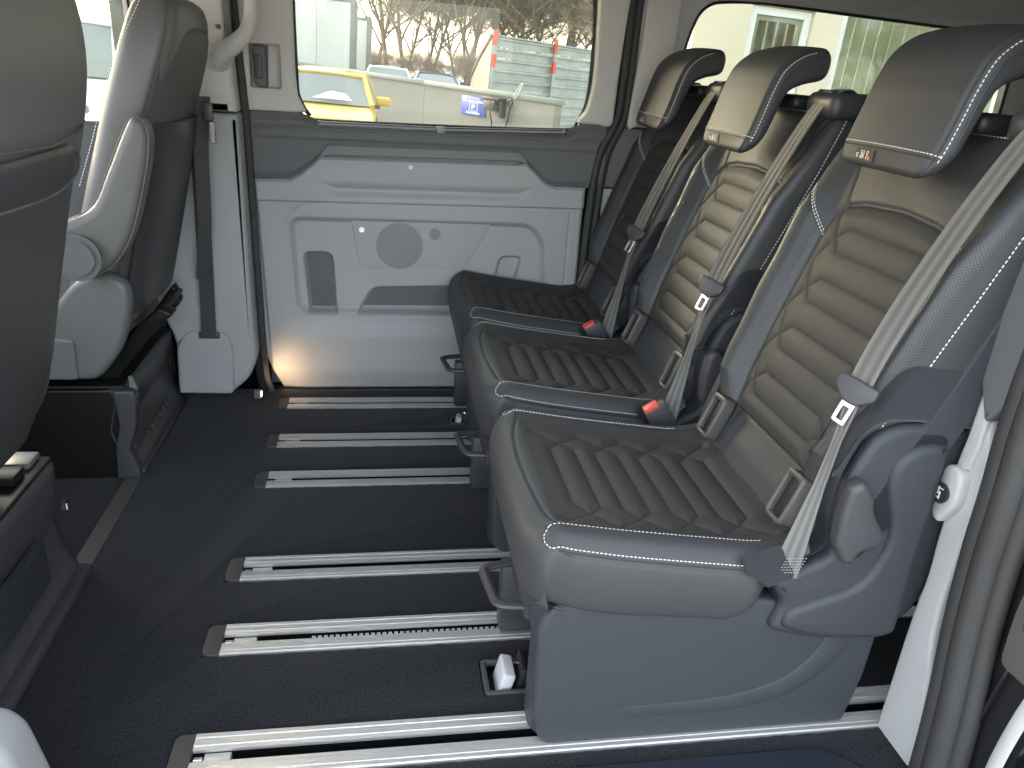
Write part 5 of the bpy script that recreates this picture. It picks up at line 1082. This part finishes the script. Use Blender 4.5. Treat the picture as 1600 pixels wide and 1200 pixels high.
TL = [(0, 1.2, 50, 0, 1.0, 'bare brown tree directly right of the white containers'), (1, 3.0, 56, 1, 1.1, 'slender bare tree above the blue parking sign, left side'), (0, 5.2, 52, 2, 1.1, 'bare tree with spreading fine twigs left of the steel container'),
      (2, 7.6, 54, 3, 1.3, 'broad bare tree rising behind the left post of the steel container'), (1, 10.2, 52, 4, 1.2, 'tall bare tree behind the middle of the steel container'), (0, 12.6, 55, 5, 1.15, 'bare tree behind the right part of the steel container'),
      (2, 14.6, 50, 0.5, 1.2, 'bare tree at the right edge of the door window'), (1, -.6, 62, 1.5, 1.2, 'distant bare tree partly behind the small white container'), (2, 9.0, 64, 2.5, 1.3, 'far bare tree filling the gap above the steel container')]
for a in TL: tree(*a)
TT = ['behind the small white container', 'above the white car roof', 'above the blue car roof', 'above the left end of the blue sign', 'just left of the steel container', 'above the first red post', 'above the middle of the steel container', 'above the second red post', 'near the right window edge', 'at the right end of the row']
for k in range(10):
    tree(k % 2, .4+k*1.55+random.uniform(-.4, .4), random.uniform(57, 70), k*1.3, random.uniform(.95, 1.25), ['slim', 'crooked'][k % 2]+' bare tree in the far row '+TT[k])
_a = ['low', 'squat', 'thin']; _b = ['beside the small white container', 'behind the white car roof', 'behind the blue car', 'left of the steel container', 'behind the left post of the steel container', 'behind the right part of the steel container']
SHL = [f'{_a[k % 3]} bare shrub under the trees {_b[k//3]}' for k in range(18)]
for k in range(18):      # thicket of undergrowth between the trunks
    x = -1+k*.95+random.uniform(-.3, .3); t = tree(2, x, random.uniform(43, 49), random.uniform(0, 6), random.uniform(.20, .34), SHL[k]); t.name = 'bare_shrub'; t['category'] = 'shrub'; t['group'] = 'bare shrubs in the thicket'
tree(2, -6.2, 19, 1, .62, 'yellowish bare shrub above the white van outside the front window'); EXT[-1]['category'] = 'shrub'
for x, y, v, q in ((9, -8, 0, 'nearest'), (14, -10, 1, 'slender'), (20, -9, 0, 'rightmost'), (12, -16, 2, 'farthest, low crowned')): tree(v, x, y, x, .9, q+' bare tree behind the photographer, mirrored in the building windows'); EXT[-1]['group'] = 'bare trees mirrored in the windows'
# building behind the quarter window
bd = ething('cream_building', 'cream rendered building with white framed windows seen through the quarter window', 'building', (8, 9.2, 0))
W1 = (3.97, 4.72, 1.0, 2.74); W2 = (5.06, 8.2, 1.0, 3.0)
def hr_(w_): return [(w_[0], w_[2]), (w_[1], w_[2]), (w_[1], w_[3]), (w_[0], w_[3])]
plate('wall', [(3.34, -.2), (16, -.2), (16, 6.5), (3.34, 6.5)], 'y', 9.0, 9.35, .01, M['cream'], bd, [hr_(W1), hr_(W2)])
for w_ in (W1, W2):
    fo_ = hr_(w_); fi_ = [(w_[0]+.09, w_[2]+.09), (w_[1]-.09, w_[2]+.09), (w_[1]-.09, w_[3]-.09), (w_[0]+.09, w_[3]-.09)]
    f_ = plate('window_frame', [(w_[0]+.004, w_[2]+.004), (w_[1]-.004, w_[2]+.004), (w_[1]-.004, w_[3]-.004), (w_[0]+.004, w_[3]-.004)], 'y', 9.05, 9.13, .012, M['frame'], bd, [fi_])
    plate('pane', fi_, 'y', 9.09, 9.10, .001, M['pane'], f_)
    plate('inner_frame', [(a, b) for a, b in fi_], 'y', 9.101, 9.14, .008, M['frame'], f_, [[(fi_[0][0]+.05, fi_[0][1]+.05), (fi_[1][0]-.05, fi_[1][1]+.05), (fi_[2][0]-.05, fi_[2][1]-.05), (fi_[3][0]+.05, fi_[3][1]-.05)]])
for k in range(18):
    x = 5.22+k*.165; box('blind_slat', (x, x+.150), (9.28, 9.292), (1.1, 2.9), 0, M['blind'], bd, rot=None)
for k in range(5): x = 4.08+k*.125; box('curtain_fold', (x, x+.10), (9.30, 9.33), (1.1, 2.65), .01, mat('dark_green_curtain', (.07, .085, .07), .9) if k == 0 else bpy.data.materials['dark_green_curtain'], bd)
box('room_back', (3.5, 15.8), (12.0, 12.1), (0, 6.4), 0, M['blind'], bd); box('flat_roof', (3.30, 16.1), (8.9, 12.2), (6.5, 6.65), .02, M['coping'], bd)
# lay the whole yard at its slope
for o in EXT:
    v = Vector(o.location)-Vector((0, 0, 1.8)); o.matrix_world = Matrix.Translation(Vector(CAM)+ME.to_3x3() @ v) @ ME
